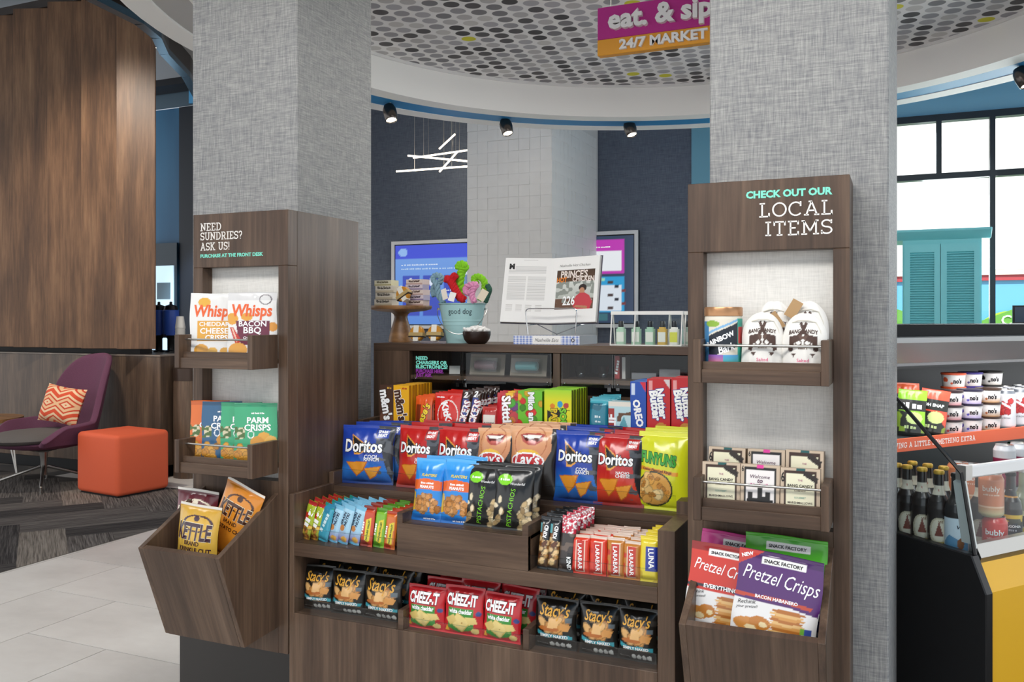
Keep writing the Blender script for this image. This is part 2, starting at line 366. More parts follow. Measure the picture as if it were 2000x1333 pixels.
for k in range(-40, 40):
    for j in range(-8, 9):
        ox = -k * pw + j * 4 * pw; oy = k * pw + j * 4 * pw     # planks 4:1
        for q in range(2):
            r = [(ox, oy), (ox + 4 * pw, oy), (ox + 4 * pw, oy + pw), (ox, oy + pw)] if q == 0 else [(ox - pw, oy - 3 * pw), (ox, oy - 3 * pw), (ox, oy + pw), (ox - pw, oy + pw)]
            for dd in range(1):
                P_ = [(-5.6 + x * ca - y * sa, 3.6 + x * sa + y * ca) for x, y in r]
                cx_ = sum(p[0] for p in P_) / 4; cy_ = sum(p[1] for p in P_) / 4
                if not (-8.3 < cx_ < -3.6 and 2.2 < cy_ < 5.8): continue
                P_ = clip(clip(P_, 1, 0, EDGE - .004), 0, 1, 5.146)
                if len(P_) < 3: continue
                o = MB(); a2 = ang + (math.pi / 2 if q else 0); c2, s2 = math.cos(-a2), math.sin(-a2)
                loc = [((x - cx_) * c2 - (y - cy_) * s2, (x - cx_) * s2 + (y - cy_) * c2) for x, y in P_]
                z_ = rr.uniform(.0, .0015)
                ob = o.prism(loc, 'z', -.003, .002 + z_).build('carpet_plank', CARP[rr.choice([0, 0, 1, 1, 1, 2])], car, world=False)
                ob.location = (cx_, cy_, 0); ob.rotation_euler = (0, 0, a2)
# ---- columns
for nm, x0, x1 in (('column_1', -2.245, -1.80), ('column_2', -.459, -.022)):
    o = MB().prism([(x0, 2.345), (x1, 2.345), (x1 + (.018 if nm == 'column_2' else 0), 2.79), (x0, 2.79)], 'z', 0, 2.82).build(nm, FAB, bevel=.004)
    tag(o, 'square column in woven grey wallcovering behind the ' + ('sundries shelf tower' if nm == 'column_1' else 'local items shelf tower'), 'column', None, 'structure')
struct('baseboard_left', MB().box(-2.262, -1.74, 2.305, 2.342, .0, .30), DARK, 'dark plinth board at the foot of the left column', 'baseboard')
# ---- ceilings
RC = (-.88, 3.70)
def dotmat():
    m, N, L, P = newmat('dotted_ceiling_print')
    t = N.new('ShaderNodeTexCoord'); mp = N.new('ShaderNodeMapping'); L.new(t.outputs['Object'], mp.inputs[0])
    mp.inputs['Rotation'].default_value = (0, 0, math.radians(-7)); mp.inputs['Scale'].default_value = (1 / .092, 1 / .092, 1)
    sp = N.new('ShaderNodeSeparateXYZ'); L.new(mp.outputs[0], sp.inputs[0])
    def M(op, a, b=None):
        n = N.new('ShaderNodeMath'); n.operation = op
        for i, v in enumerate((a, b)):
            if v is None: continue
            if isinstance(v, (int, float)): n.inputs[i].default_value = v
            else: L.new(v, n.inputs[i])
        return n.outputs[0]
    x, y = sp.outputs[0], sp.outputs[1]
    col = M('FLOOR', x); par = M('MODULO', M('ADD', col, 100), 2); y2 = M('ADD', y, M('MULTIPLY', par, .5)); row = M('FLOOR', y2)
    fx = M('SUBTRACT', M('SUBTRACT', x, col), .5); fy = M('SUBTRACT', M('SUBTRACT', y2, row), .5)
    d = M('SQRT', M('ADD', M('MULTIPLY', M('MULTIPLY', fx, .98), M('MULTIPLY', fx, .98)), M('MULTIPLY', fy, fy)))
    cb = N.new('ShaderNodeCombineXYZ'); L.new(col, cb.inputs[0]); L.new(row, cb.inputs[1])
    wn = N.new('ShaderNodeTexWhiteNoise'); L.new(cb.outputs[0], wn.inputs['Vector'])
    r = ramp(N, [(0, '#454243'), (.10, '#565253'), (.22, '#7d7a7d'), (.34, '#9b989c'), (.52, '#aeabaf'), (.72, '#bab6b6'), (.88, '#c9c5c2'), (.975, '#d6cf2a')]); r.color_ramp.interpolation = 'CONSTANT'
    L.new(wn.outputs['Value'], r.inputs['Fac'])
    ss = N.new('ShaderNodeMapRange'); ss.inputs[1].default_value = .43; ss.inputs[2].default_value = .40; L.new(d, ss.inputs[0])
    L.new(mixc(N, L, lin('#e9e6e5'), r.outputs['Color'], ss.outputs[0], 'MIX'), P.inputs['Base Color']); P.inputs['Roughness'].default_value = .7
    return m
GREYP = mat('grey_slot_paint', '#b9b7b5', .7)
def ring(r0, r1, z0, z1, n=96): return MB().lathe([(r0, z0), (r1, z0), (r1, z1), (r0, z1), (r0, z0)], (RC[0], RC[1], 0), n, cap=False)
dd = MB().lathe([(0.001, 0), (1.9, 0), (1.9, .02), (.001, .02)], (RC[0], RC[1], 2.80), 96)
o = dd.build('ceiling_dotted', dotmat(), org=(RC[0], RC[1], 2.80)); tag(o, 'round ceiling panel printed with grey and yellow dots', 'ceiling', None, 'structure')
WR = mat('ring_white', '#f3f1ed', .6)
struct('trim_2', ring(1.885, 2.005, 2.60, 2.84), WR, 'white curved fascia around the dotted ceiling', 'soffit', smooth=True)
struct('trim_3', ring(2.165, 2.285, 2.60, 2.84), WR, 'outer white soffit ring beyond the blue slot', 'soffit', smooth=True)
_a = math.radians
struct('trim_10', MB().lathe([(2.005, 2.61), (2.165, 2.61), (2.165, 2.66), (2.005, 2.66), (2.005, 2.61)], (*RC, 0), 48, a0=_a(187), a1=_a(300), cap=False), GREYP, 'grey closed part of the soffit slot', 'trim', smooth=True)
struct('trim_9', MB().lathe([(2.005, 2.603), (2.165, 2.603), (2.165, 2.66), (2.005, 2.66), (2.005, 2.603)], (*RC, 0), 80, a0=_a(-60), a1=_a(187), cap=False), mat('blue_slot_paint', '#2b86bd', .5), 'blue painted slot between the white soffit rings', 'trim', smooth=True)
struct('trim_4', ring(1.868, 1.886, 2.785, 2.80), WHITE, 'slim white bead at the edge of the dotted ceiling', 'trim', smooth=True)
CURVE = [(-3.3, -4), (-3.33, 2.2), (-3.36, 2.9), (-3.42, 3.25), (-3.51, 3.45), (-3.69, 3.68), (-3.92, 4.08), (-4.3, 4.6), (-4.7, 5.0)]
GREYC = mat('grey_ceiling_paint', '#b3b1b0', .7); BLUEC = mat('blue_ceiling_paint', '#2d7fae', .6)
struct('ceiling_grey', MB().prism(CURVE + [(-2.3, 5.0), (-2.3, -4)], 'z', 2.90, 2.98), GREYC, 'grey lower ceiling with a curved edge', 'ceiling')
struct('ceiling_blue', MB().box(-4.8, 4.2, 5.0, 8.3, 3.6, 3.68).box(-2.3, 4.2, -4, 5.0, 2.9, 2.98).box(-4.8, 4.2, 4.98, 5.0, 2.9, 3.68), BLUEC, 'blue painted ceiling around the market soffit', 'ceiling')
mb = MB(); mb2 = MB()
for i in range(len(CURVE) - 1):
    a, b = Vector(CURVE[i]), Vector(CURVE[i + 1]); n = Vector((-(b - a).y, (b - a).x)).normalized() * .05
    for M_, z0, z1 in ((mb, 2.80, 2.985), (mb2, 2.765, 2.80)):
        M_.prism([a, b, b + n, a + n], 'z', z0, z1)
struct('trim_5', mb, mat('dark_bronze', '#2a211d', .25, .5), 'dark bronze curved edge of the grey ceiling', 'trim')
struct('trim_6', mb2, mat('blue_grey_metal', '#557890', .2, .7), 'shiny blue strip under the dark ceiling edge', 'trim')
struct('ceiling_lobby', MB().box(-12, -3.2, -4, 9.5, 4.20, 4.3), mat('lobby_ceiling', '#bdbfc2', .7), 'high pale ceiling above the wooden lounge wall', 'ceiling')
struct('wall_bulkhead', MB().box(-3.3, -3.2, -4, 5.0, 2.98, 4.3), GREYC, 'grey bulkhead above the curved ceiling edge', 'wall')  # added out of view: closes the gap where sun reached the floor
# ---- back walls
YB = 7.15
struct('wall_back', MB().box(wx(560, YB), wx(1351, YB), YB, YB + .12, 0, 3.6), NAVY, 'navy textured wall carrying the screens', 'wall')
struct('wall_teal', MB().box(wx(1351, YB), wx(1700, YB), YB - .01, YB + .12, 0, 3.6), mat('teal_wall_paint', '#6fa5b8', .6), 'light teal wall strip beside the navy wall', 'wall')
def bluewall():
    m, N, L, P = newmat('deep_blue_wall'); n = stretched_noise(N, L, (2, 2, .6), 2, .5)
    r = ramp(N, [(.3, '#2a6088'), (.7, '#3c7fa8')]); L.new(n.outputs['Fac'], r.inputs['Fac']); L.new(r.outputs['Color'], P.inputs['Base Color']); P.inputs['Roughness'].default_value = .5
    return m
YL = 8.4
struct('wall_left', MB().box(-12, wx(352, YL), YL, YL + .1, 0, wz(340, 212, YL)), bluewall(), 'deep blue wall behind the coffee counter', 'wall')
struct('wall_dark', MB().box(wx(352, YL), wx(720, YL), YL - .02, YL + .1, 0, wz(340, 212, YL)), mat('near_black_blue', '#0e1826', .5), 'near black wall strip beside the deep blue wall', 'wall')
struct('trim_7', MB().box(-12, wx(700, YL), YL - .06, YL - .03, wz(340, 212, YL), wz(340, 160, YL)), mat('slate_blue_band', '#5c7484', .5), 'slate blue header band above the deep blue wall', 'trim')
struct('trim_8', MB().box(-12, wx(700, YL), YL - .4, YL - .1, wz(340, 165, YL - .4), 4.2), mat('black_header', '#10131c', .5), 'black header above the blue wall', 'trim')
door = struct('door_1', MB().box(wx(300, YL), wx(351, YL), YL - .05, YL - .02, 0, wz(325, 476, YL)), mat('glass_door_dark', '#16303f', .3), 'dark framed glass door in the blue wall', 'door')
d2 = MB().box(wx(302, YL), wx(346, YL), YL - .07, YL - .05, .1, wz(325, 520, YL)).build('pane', mat('glowing_door_pane', '#b9d4e2', .2, emit=.9), door)  # pane emits by itself in place of light coming through the door
MB().box(wx(316, YL), wx(341, YL), YL - .08, YL - .07, wz(325, 585, YL), wz(325, 553, YL)).build('notice', mat('notice_grey', '#6d8796', .5), door)
# ---- wooden lounge wall: half wall plus saw-tooth upper panels
hw = struct('wall_lounge', MB().prism([(-9.5, 5.39), (-5.50, 5.39), (-5.50, 6.35), (-9.5, 6.35)], 'z', .10, 1.0), WW, 'dark walnut half wall below the lounge panels', 'wall', bevel=.003)
MB().box(-9.5, -5.54, 5.43, 6.3, 0, .10).build('toe_kick', BLACK, hw)
MB().box(-9.5, -5.495, 5.385, 6.35, 1.0, 1.012).build('ledge', mat('ledge_edge', '#85786c', .5), hw)
up = struct('wall_panels', MB().box(-9.5, wx(297, 5.6), 5.47, 5.60, 1.012, 3.95), mat('panel_backing', '#1b1512', .6), 'tall overlapping walnut panels above the half wall', 'wall')
ed = [-260, -187, -115, -43, 25, 92, 158, 227, 305]
for a, b in zip(ed[:-1], ed[1:]):
    xa, xb = wx(a, 5.25), (wx(b, 5.25) if b < 300 else wx(305, 5.41))
    MB().prism([(xa, 5.25), (xb, 5.40), (xb, 5.41), (xa, 5.41)], 'z', 1.06, 4.01).build('panel', WP, up, bevel=.003)
    MB().box(xa, xb, 5.33, 5.46, 4.01, 4.08).build('cap', mat('cap_dark', '#231a15', .6), up)
# ---- tiled feature column in front of the navy wall
TX0, TX1, TY0, TY1 = wx(913, 6.05), wx(1077, 6.05), 6.05, 7.14
fc = struct('wall_feature', MB().box(TX0, TX1, TY0, TY1, 0, 3.5), mat('tile_grout', '#d0cdc8', .7), 'pale relief tile column between the two screens', 'wall')
TF = mat('relief_tile', '#dddad5', .45, noise=.03, nscale=8)
rr = random.Random(5); variants = []
for v in range(5):
    h = [rr.uniform(.001, .006) for _ in range(4)]; s = .0428
    m = MB(); m.add([(-s, 0, -s), (s, 0, -s), (s, 0, s), (-s, 0, s), (-s, -h[0], -s), (s, -h[1], -s), (s, -h[2], s), (-s, -h[3], s), (rr.uniform(-.015, .015), -.0035, rr.uniform(-.015, .015))],
          [(0, 1, 5, 4), (1, 2, 6, 5), (2, 3, 7, 6), (3, 0, 4, 7), (4, 5, 8), (5, 6, 8), (6, 7, 8), (7, 4, 8)])
    me = m.mesh('relief_tile'); me.materials.append(TF); variants.append(me)
nx = 8; pt = (TX1 - TX0) / nx; ny = int((TY1 - TY0) / pt)
for k in range(20):
    z = 1.10 + (k + .5) * pt
    if z > 2.88: break
    for i in range(nx):
        o = link('tile', rr.choice(variants), None, fc, (TX0 + (i + .5) * pt, TY0, z), (0, rr.choice([0, math.pi / 2, math.pi, -math.pi / 2]), 0))
    for i in range(ny):
        o = link('tile', rr.choice(variants), None, fc, (TX1, TY0 + (i + .5) * pt, z)); o.rotation_mode = 'XYZ'
        o.rotation_euler = (0, 0, math.pi / 2)
# ---- window wall and the street outside
YW = YB
WF = mat('window_frame_black', '#23282d', .4)
wt = wz(1755, 238, YW); wl, wr = wx(1690, YW), 2.6
m = MB()
zb = wz(1840, 668, YW); zm = wz(1755, 350, YW)
win = struct('window_1', MB().box(wl, wr, YW, YW + .1, 0, zb).box(wl, wr, YW, YW + .1, wt, 3.6), mat('window_wall_paint', '#7fb2c8', .6), 'large black framed window wall behind the teal cabinet', 'window')
vx_ = [wl + .02, wx(1833.5, YW), wx(1938, YW), wx(2046, YW), wx(2150, YW), wr - .02]
MB().box(wl, wr, YW - .03, YW + .05, zb - .02, zb + .03).build('window_sill', WF, win)
for (z, t) in ((wt, .025), (zm, .022)): MB().box(wl, wr, YW - .03, YW + .05, z - t, z + t).build('transom', WF, win)
for i, x in enumerate(vx_): MB().box(x - .018, x + .018, YW - .032, YW + .052, (zm if i in (1, 3) else zb), wt).build('mullion', WF, win)
for a, b in zip(vx_[:-1], vx_[1:]): MB().box(a + .016, b - .016, YW + .01, YW + .016, zm + .02, wt - .02).build('pane', GLASS, win)
big = [vx_[0], vx_[2], vx_[4], vx_[5]]
for a, b in zip(big[:-1], big[1:]): MB().box(a + .016, b - .016, YW + .01, YW + .016, zb + .03, zm - .02).build('pane', GLASS, win)
struct('ground_outside', MB().box(-6, 12, 7.3, 30, -.1, -.02), mat('pavement', '#b5b2ac', .8), 'pale pavement outside the window', 'ground')
YE = 13.0
eb = thing('street_building', 'white building with a painted mural seen through the window', 'building', (1.5, YE, 0))
MB().box(-3, 9, YE, YE + .3, wz(1900, 528, YE), 8).build('wall', mat('white_render', '#f2f1ec', .8), eb)
def strip(nm, y0, y1, c, t=.0): MB().box(-3, 9, YE - t, YE + .3, wz(1950, y1, YE), wz(1950, y0, YE)).build(nm, mat(nm + '_paint', c, .7), eb)
strip('cream_band', 528, 537, '#e9e2d4', .05); strip('red_band', 537, 548, '#a8343c', .03); strip('blue_field', 548, 720, '#5fa6cf')
hill = []
for i in range(25):
    t = i / 24; hill.append((-3 + 12 * t, wz(1950, 612, YE) + .16 * math.sin(t * 34 + .6)))
MB().prism(hill + [(9, -.02), (-3, -.02)], 'y', YE - .04, YE - .001).build('green_hill', mat('hill_green', '#5f9a3c', .7), eb)
v, f = text2d('Cr', .01); flat_letters('lettering', v, f, wz(1965, 617, YE) - wz(1965, 636, YE), (wx(1955, YE), YE - .04, wz(1965, 635, YE)), 'l', mat('mural_white', '#f4f4f0', .7), eb, thick=.01)
hl2 = [(wx(1915 + 110 * i / 12, YE), wz(1950, 608 + 22 * (abs(i - 6) / 6) ** 2, YE)) for i in range(13)]
MB().prism(hl2 + [(hl2[-1][0], 0), (hl2[0][0], 0)], 'y', YE - .039, YE - .02).build('lime_hill', mat('hill_lime', '#a3cf3b', .7), eb)
# ================================================================== SHELF TOWERS (left: sundries, right: local items)
def tower(label, X0, X1, depth1, side):
    """front board frame at Y 2.194 with an opening, two rail trays and a tilted bin; X0..X1 outer width"""
    Y0 = 2.194; ZT = 1.64; ZB = .27 if side == 'l' else .0
    t = thing('shelf_tower', label, 'shelf', ((X0 + X1) / 2, Y0, ZB))
    ox0, ox1, oz0, oz1 = X0 + .039, X1 - .037, .80, 1.468
    MB().box(X0, X1, Y0, Y0 + .046, oz1, ZT).build('header_board', WZ, t, bevel=.0015)
    MB().box(X0, ox0, Y0, Y0 + .046, ZB, oz1).build('stile', WZ, t, bevel=.0015)
    MB().box(ox1, X1, Y0, Y0 + .046, ZB, oz1).build('stile', WZ, t, bevel=.0015)
    MB().box(ox0, ox1, Y0, Y0 + .046, ZB, oz0).build('lower_board', WZ, t)
    MB().box(ox0 - .01, ox1 + .01, Y0 + .046, Y0 + .056, oz0, oz1 + .01).build('back_panel', LINEN, t)
    if side == 'l':
        MB().box(X1 - .02, X1, Y0 + .046, Y0 + depth1, ZB, ZT).build('side_panel', WZ, t, bevel=.0015)
        MB().box(X0, X0 + .02, Y0 + .046, Y0 + .148, ZB, ZT).build('side_panel', WZ, t, bevel=.0015)
        MB().box(X0 + .02, X1 - .02, Y0 + .046, Y0 + .148, ZT - .02, ZT).build('top_board', WX, t)
    else:
        for a, b in ((X0, X0 + .02), (X1 - .02, X1)): MB().box(a, b, Y0 + .046, Y0 + .148, ZB, ZT).build('side_panel', WZ, t, bevel=.0015)
        MB().box(X0 + .02, X1 - .02, Y0 + .046, Y0 + .148, ZT - .02, ZT).build('top_board', WX, t)
    for (z0, z1) in ((1.151, 1.254), (.826, .928)):                 # rail trays
        a, b = ox0 + .0, ox1; yf = Y0 - .12
        tr = MB().box(a + .018, b - .018, yf + .012, Y0 + .045, z0 + .012, z0 + .024).build('tray', WX, t)
        for x in (a, b - .018): MB().box(x, x + .018, yf, Y0, z0, z1).build('tray_end', WZ, tr, bevel=.0012)
        MB().box(a + .018, b - .018, yf + .006, yf + .02, z0, z0 + .032).build('tray_front', WX, tr, bevel=.0012)
        MB().box(a + .018, b - .018, yf + .018, yf + .03, z0 + .03, z0 + .05).build('tray_lip', WX, tr, bevel=.0012)
        MB().tube([(a + .012, yf + .03, z1 - .015), (b - .012, yf + .03, z1 - .015)], .0032, 10).build('rail', METAL, tr, smooth=True)
    # tilted bin: front leans out at the top
    a, b = ox0 - .002, ox1 + .002; q = .016
    zt, zl = .625, .338
    top = [(Y0, .765), (1.933, zt)]; 
    bn = MB().prism([(1.933, zt), (1.950, zt + .006), (2.06, zl + .016), (2.04, zl)], 'x', a + q, b - q).build('bin', WS, t)
    for x in (a, b - q): MB().prism([(1.933, zt), (Y0, .765), (Y0, zl + .012), (2.04, zl)], 'x', x, x + q).build('bin_side', WZ, bn, bevel=.0012)
    MB().box(a + q, b - q, 2.05, Y0, zl + .02, zl + .03).build('bin_floor', WZ, bn)
    return t, (a + q, b - q)
LX0, LX1 = -2.097, -1.718
RX0, RX1 = -.484, -.104
TL, LB = tower('dark walnut shelf tower on the left column with two rail trays and tilted bin', LX0, LX1, .386, 'l')
TR, RB = tower('dark walnut shelf tower on the right column under the local items lettering', RX0, RX1, .148, 'r')
SIGNW = mat('sign_white', '#f1ece6', .5); SIGNT = mat('sign_mint', '#7fdcc6', .5)
Yf = 2.194
def sign(par, s, px, py_base, cap_px, m, align, slab=True, th=.12, bold=.03, gap=.1, width_px=None):
    x, z = wx(px, Yf), wz(px, py_base, Yf); h = cap_px / F_PX * dep(x, Yf)
    v, f = slab2d(s, th, gap) if slab else text2d(s, bold)
    if width_px:
        v = v.copy(); want = abs(wx(px + (width_px if align == 'l' else -width_px), Yf) - x); sc_ = h / (1. if slab else .69)
        v[:, 0] *= want / (np.ptp(v[:, 0]) * sc_)
    flat_letters('lettering', v, f, h, (x, Yf, z), align, m, par, cap=1. if slab else .69)
sign(TL, 'NEED', 392, 452, 15, SIGNW, 'l', width_px=40); sign(TL, 'SUNDRIES?', 392, 470, 15, SIGNW, 'l', width_px=81); sign(TL, 'ASK US!', 392, 490, 15, SIGNW, 'l', width_px=56)
sign(TL, 'PURCHASE AT THE FRONT DESK', 392, 504, 6.5, SIGNT, 'l', slab=False, width_px=122)
sign(TR, 'CHECK OUT OUR', 1626, 379, 13.5, SIGNT, 'r', slab=False, bold=.045, width_px=169)
sign(TR, 'LOCAL', 1626, 419, 29, SIGNW, 'r', th=.10, width_px=143); sign(TR, 'ITEMS', 1626, 457, 29, SIGNW, 'r', th=.10, width_px=131)
# ================================================================== STEPPED CENTRE DISPLAY
CX0, CX1 = -1.713, -.516
cu = thing('snack_display', 'stepped dark walnut snack display between the two shelf towers', 'display shelf', ((CX0 + CX1) / 2, 2.194, 0))
def cb(nm, m, *b, bevel=.0012): return MB().box(*b).build(nm, m, cu, bevel=bevel)
DX0, DX1 = -1.330, -.918                                    # dividers of the raised middle box
cb('front_panel', WZ, CX0 + .018, CX1 - .045, 2.194, 2.212, .0, .402)
for a, b in ((CX0, CX0 + .018), (CX1 - .045, CX1)):
    MB().prism([(2.194, 0), (2.194, .765), (2.40, .765), (2.40, .80), (2.57, .80), (2.57, .955), (2.80, .955), (2.80, 0)], 'x', a, b).build('side_board', WZ, cu, bevel=.0012)
cb('bottom_shelf', WX, CX0 + .018, CX1 - .045, 2.212, 2.56, .38, .400)
cb('back_board', WZ, CX0 + .018, CX1 - .045, 2.56, 2.575, .38, .60)
cb('bar_shelf', WX, CX0 + .018, CX1 - .045, 2.194, 2.42, .577, .618)
cb('riser', WX, CX0 + .018, CX1 - .045, 2.40, 2.42, .618, .735)
cb('chip_shelf', WX, CX0 + .018, CX1 - .045, 2.40, 2.62, .735, .757)
cb('riser', WX, CX0 + .018, CX1 - .045, 2.605, 2.62, .757, .885)
cb('candy_shelf', WX, CX0 + .018, CX1 - .045, 2.59, 2.84, .885, .90)
cb('box_front', WX, DX0, DX1, 2.194, 2.212, .618, .712)
cb('box_floor', WX, DX0, DX1, 2.212, 2.40, .700, .712)
for x in (DX0, DX1 - .018): cb('divider', WX, x, x + .018, 2.195, 2.40, .618, .742)
for x in (DX0, DX1 - .018): cb('low_divider', WX, x, x + .018, 2.20, 2.42, .40, .458)
# clear acrylic lips
ac = lambda a, b, y, z0, z1: MB().box(a, b, y, y + .003, z0, z1).build('acrylic_lip', ACR, cu)
def lip(a, b, y, z0, z1):
    o = MB().box(a, b, y, y + .003, z0, z1).build('acrylic_lip', ACR, cu)
    MB().box(a, b, y - .0002, y + .0032, z1, z1 + .0012).build('acrylic_edge', ACE, o)
lip(CX0 + .02, DX0 - .002, 2.197, .402, .447); lip(DX0 + .02, DX1 - .02, 2.197, .402, .44); lip(DX1 + .002, CX1 - .048, 2.197, .402, .447)
lip(CX0 + .02, DX0 - .002, 2.197, .618, .662); lip(DX1 + .002, CX1 - .048, 2.197, .618, .662); lip(DX0 + .02, DX1 - .02, 2.197, .712, .75)
lip(CX0 + .02, CX1 - .048, 2.404, .757, .812)
# upper counter and glass case
KY = 2.80; KX0, KX1 = -1.798, -.466; KT = 1.213
cb('counter_top', WX, KX0, KX1, KY, 3.16, 1.186, KT)
cb('end_panel', WZ, KX0, wx(799, KY), KY, 3.15, .80, 1.186)
cb('end_panel', WZ, -.60, KX1, KY + .03, 3.15, .80, 1.186)
DVX = wx(1086, KY)
cb('case_divider', WZ, DVX - .013, DVX + .013, KY + .004, 3.15, 1.05, 1.186)
cb('case_floor', WX, wx(799, KY), -.60, KY + .012, 3.15, 1.082, 1.098)
cb('case_dark_backing', mat('case_back_dark', '#34363b', .5), wx(799, KY), -.60, 3.135, 3.15, .885, 1.186)  # dark panel added so the case and the gap below look dark
cb('case_apron', WX, wx(799, KY), -.60, KY + .05, KY + .066, .885, 1.04)
zc0, zc1 = 1.072, 1.184
for a, b in ((wx(806, KY), wx(900, KY)), (wx(903, KY), wx(1076, KY)), (wx(1097, KY), wx(1197, KY)), (wx(1200, KY), wx(1345, KY))):
    o = MB().box(a, b, KY + .002, KY + .006, zc0, zc1).build('case_door', ACR, cu)
    for x in (a, b): MB().box(x - .001, x + .001, KY + .0015, KY + .0065, zc0, zc1).build('door_edge', ACE, o)
    for x in (a + .012, b - .012):
        MB().lathe([(.0035, 0), (.0035, .004), (.001, .006)], (0, 0, 0), 10).build('screw', CHROME, o, world=False).matrix_local = Matrix.Translation((x - WO[cu.name][0], KY + .002 - WO[cu.name][1], 1.085 - WO[cu.name][2])) @ Matrix.Rotation(math.pi / 2, 4, 'X')
        MB().box(x - .006, x + .006, KY - .002, KY + .010, zc0 - .012, zc0 + .002).build('hinge_clip', ACE, o)
MINT = mat('case_mint', '#7fe0cf', .5); PURP = mat('case_purple', '#8a2f9c', .5)
for i, (s, m, wpx) in enumerate((('NEED', MINT, 23), ('CHARGERS OR', MINT, 61), ('ELECTRONICS?', MINT, 62), ('PURCHASE HERE.', PURP, 54), ('JUST ASK.', PURP, 32))):
    y = (703, 711.5, 719.5, 728, 736)[i]; px = 812
    v, f = text2d(s, .045); v = v.copy(); x = wx(px, KY); h = 6.6 / F_PX * dep(x, KY); v[:, 0] *= (wx(px + wpx, KY) - x) / (np.ptp(v[:, 0]) * h / .69)
    flat_letters('case_lettering', v, f, h, (x, KY + .002, wz(px, y, KY)), 'l', m, cu, cap=.69, thick=.0008)
# ================================================================== PRINTED GOODS
def vnoise(x, y, seed=0):
    xi = np.floor(x).astype(int); yi = np.floor(y).astype(int); fx = x - xi; fy = y - yi
    fx = fx * fx * (3 - 2 * fx); fy = fy * fy * (3 - 2 * fy)
    def h(a, b):
        n = (a * 374761393 + b * 668265263 + seed * 974711) & 0x7fffffff; n = ((n ^ (n >> 13)) * 1274126177) & 0x7fffffff
        return ((n ^ (n >> 16)) & 0xffff) / 65535.
    return (h(xi, yi) * (1 - fx) + h(xi + 1, yi) * fx) * (1 - fy) + (h(xi, yi + 1) * (1 - fx) + h(xi + 1, yi + 1) * fx) * fy
def inpoly(x, y, P):
    c = np.zeros(x.shape, bool); n = len(P)
    for i in range(n):
        (x1, y1), (x2, y2) = P[i], P[(i + 1) % n]
        if y1 == y2: continue
        c ^= ((y1 > y) != (y2 > y)) & (x < (x2 - x1) * (y - y1) / (y2 - y1) + x1)
    return c
def paint(D, x, y, asp):
    """x in -.5...5, y in 0..1; returns linear colours"""
    C = np.tile(np.array(lin(D['base'])), (len(x), 1))
    for s in D.get('S', []):
        k = s[0]
        if k == 'r': m = (x >= s[1]) & (x <= s[3]) & (y >= s[2]) & (y <= s[4]); C[m] = lin(s[5])
        elif k == 'e': C[((x - s[1]) / s[3]) ** 2 + ((y - s[2]) / s[4]) ** 2 <= 1] = lin(s[5])
        elif k == 'o': q = np.sqrt(((x - s[1]) / s[3]) ** 2 + ((y - s[2]) / s[4]) ** 2); C[np.abs(q - 1) <= s[5]] = lin(s[6])
        elif k == 'p': C[inpoly(x, y, s[1])] = lin(s[2])
        elif k == 'g':
            t = np.clip((y - s[1]) / (s[2] - s[1]), 0, 1)[:, None]; m = (y >= min(s[1], s[2])) & (y <= max(s[1], s[2]))
            if len(s) > 5: m &= (x >= s[5]) & (x <= s[6])
            C[m] = (np.array(lin(s[3])) * (1 - t) + np.array(lin(s[4])) * t)[m]
        elif k == 'n': m = (x >= s[1]) & (x <= s[3]) & (y >= s[2]) & (y <= s[4]) & (vnoise(x * s[7] * asp, y * s[7], s[8] if len(s) > 8 else 1) > s[6]); C[m] = lin(s[5])
        elif k == 'b':                                         # scatter of little ovals (nuts, chips, fruit)
            r = random.Random(s[9]); P = s[10] if len(s) > 10 else None
            for i in range(s[5]):
                cx, cy = r.uniform(s[1], s[3]), r.uniform(s[2], s[4])
                if P and not inpoly(np.array([cx]), np.array([cy]), P)[0]: continue
                c = np.array(lin(r.choice(s[8]))) * r.uniform(.75, 1.15); an = r.uniform(0, 3.14); ca, sa = math.cos(an), math.sin(an)
                dx, dy = (x - cx) * asp, (y - cy); q = ((dx * ca + dy * sa) / (s[6] * asp)) ** 2 + ((-dx * sa + dy * ca) / s[7]) ** 2
                C[(q <= 1.25) & (q > .8)] = c * .55; C[q <= .8] = c
    return C
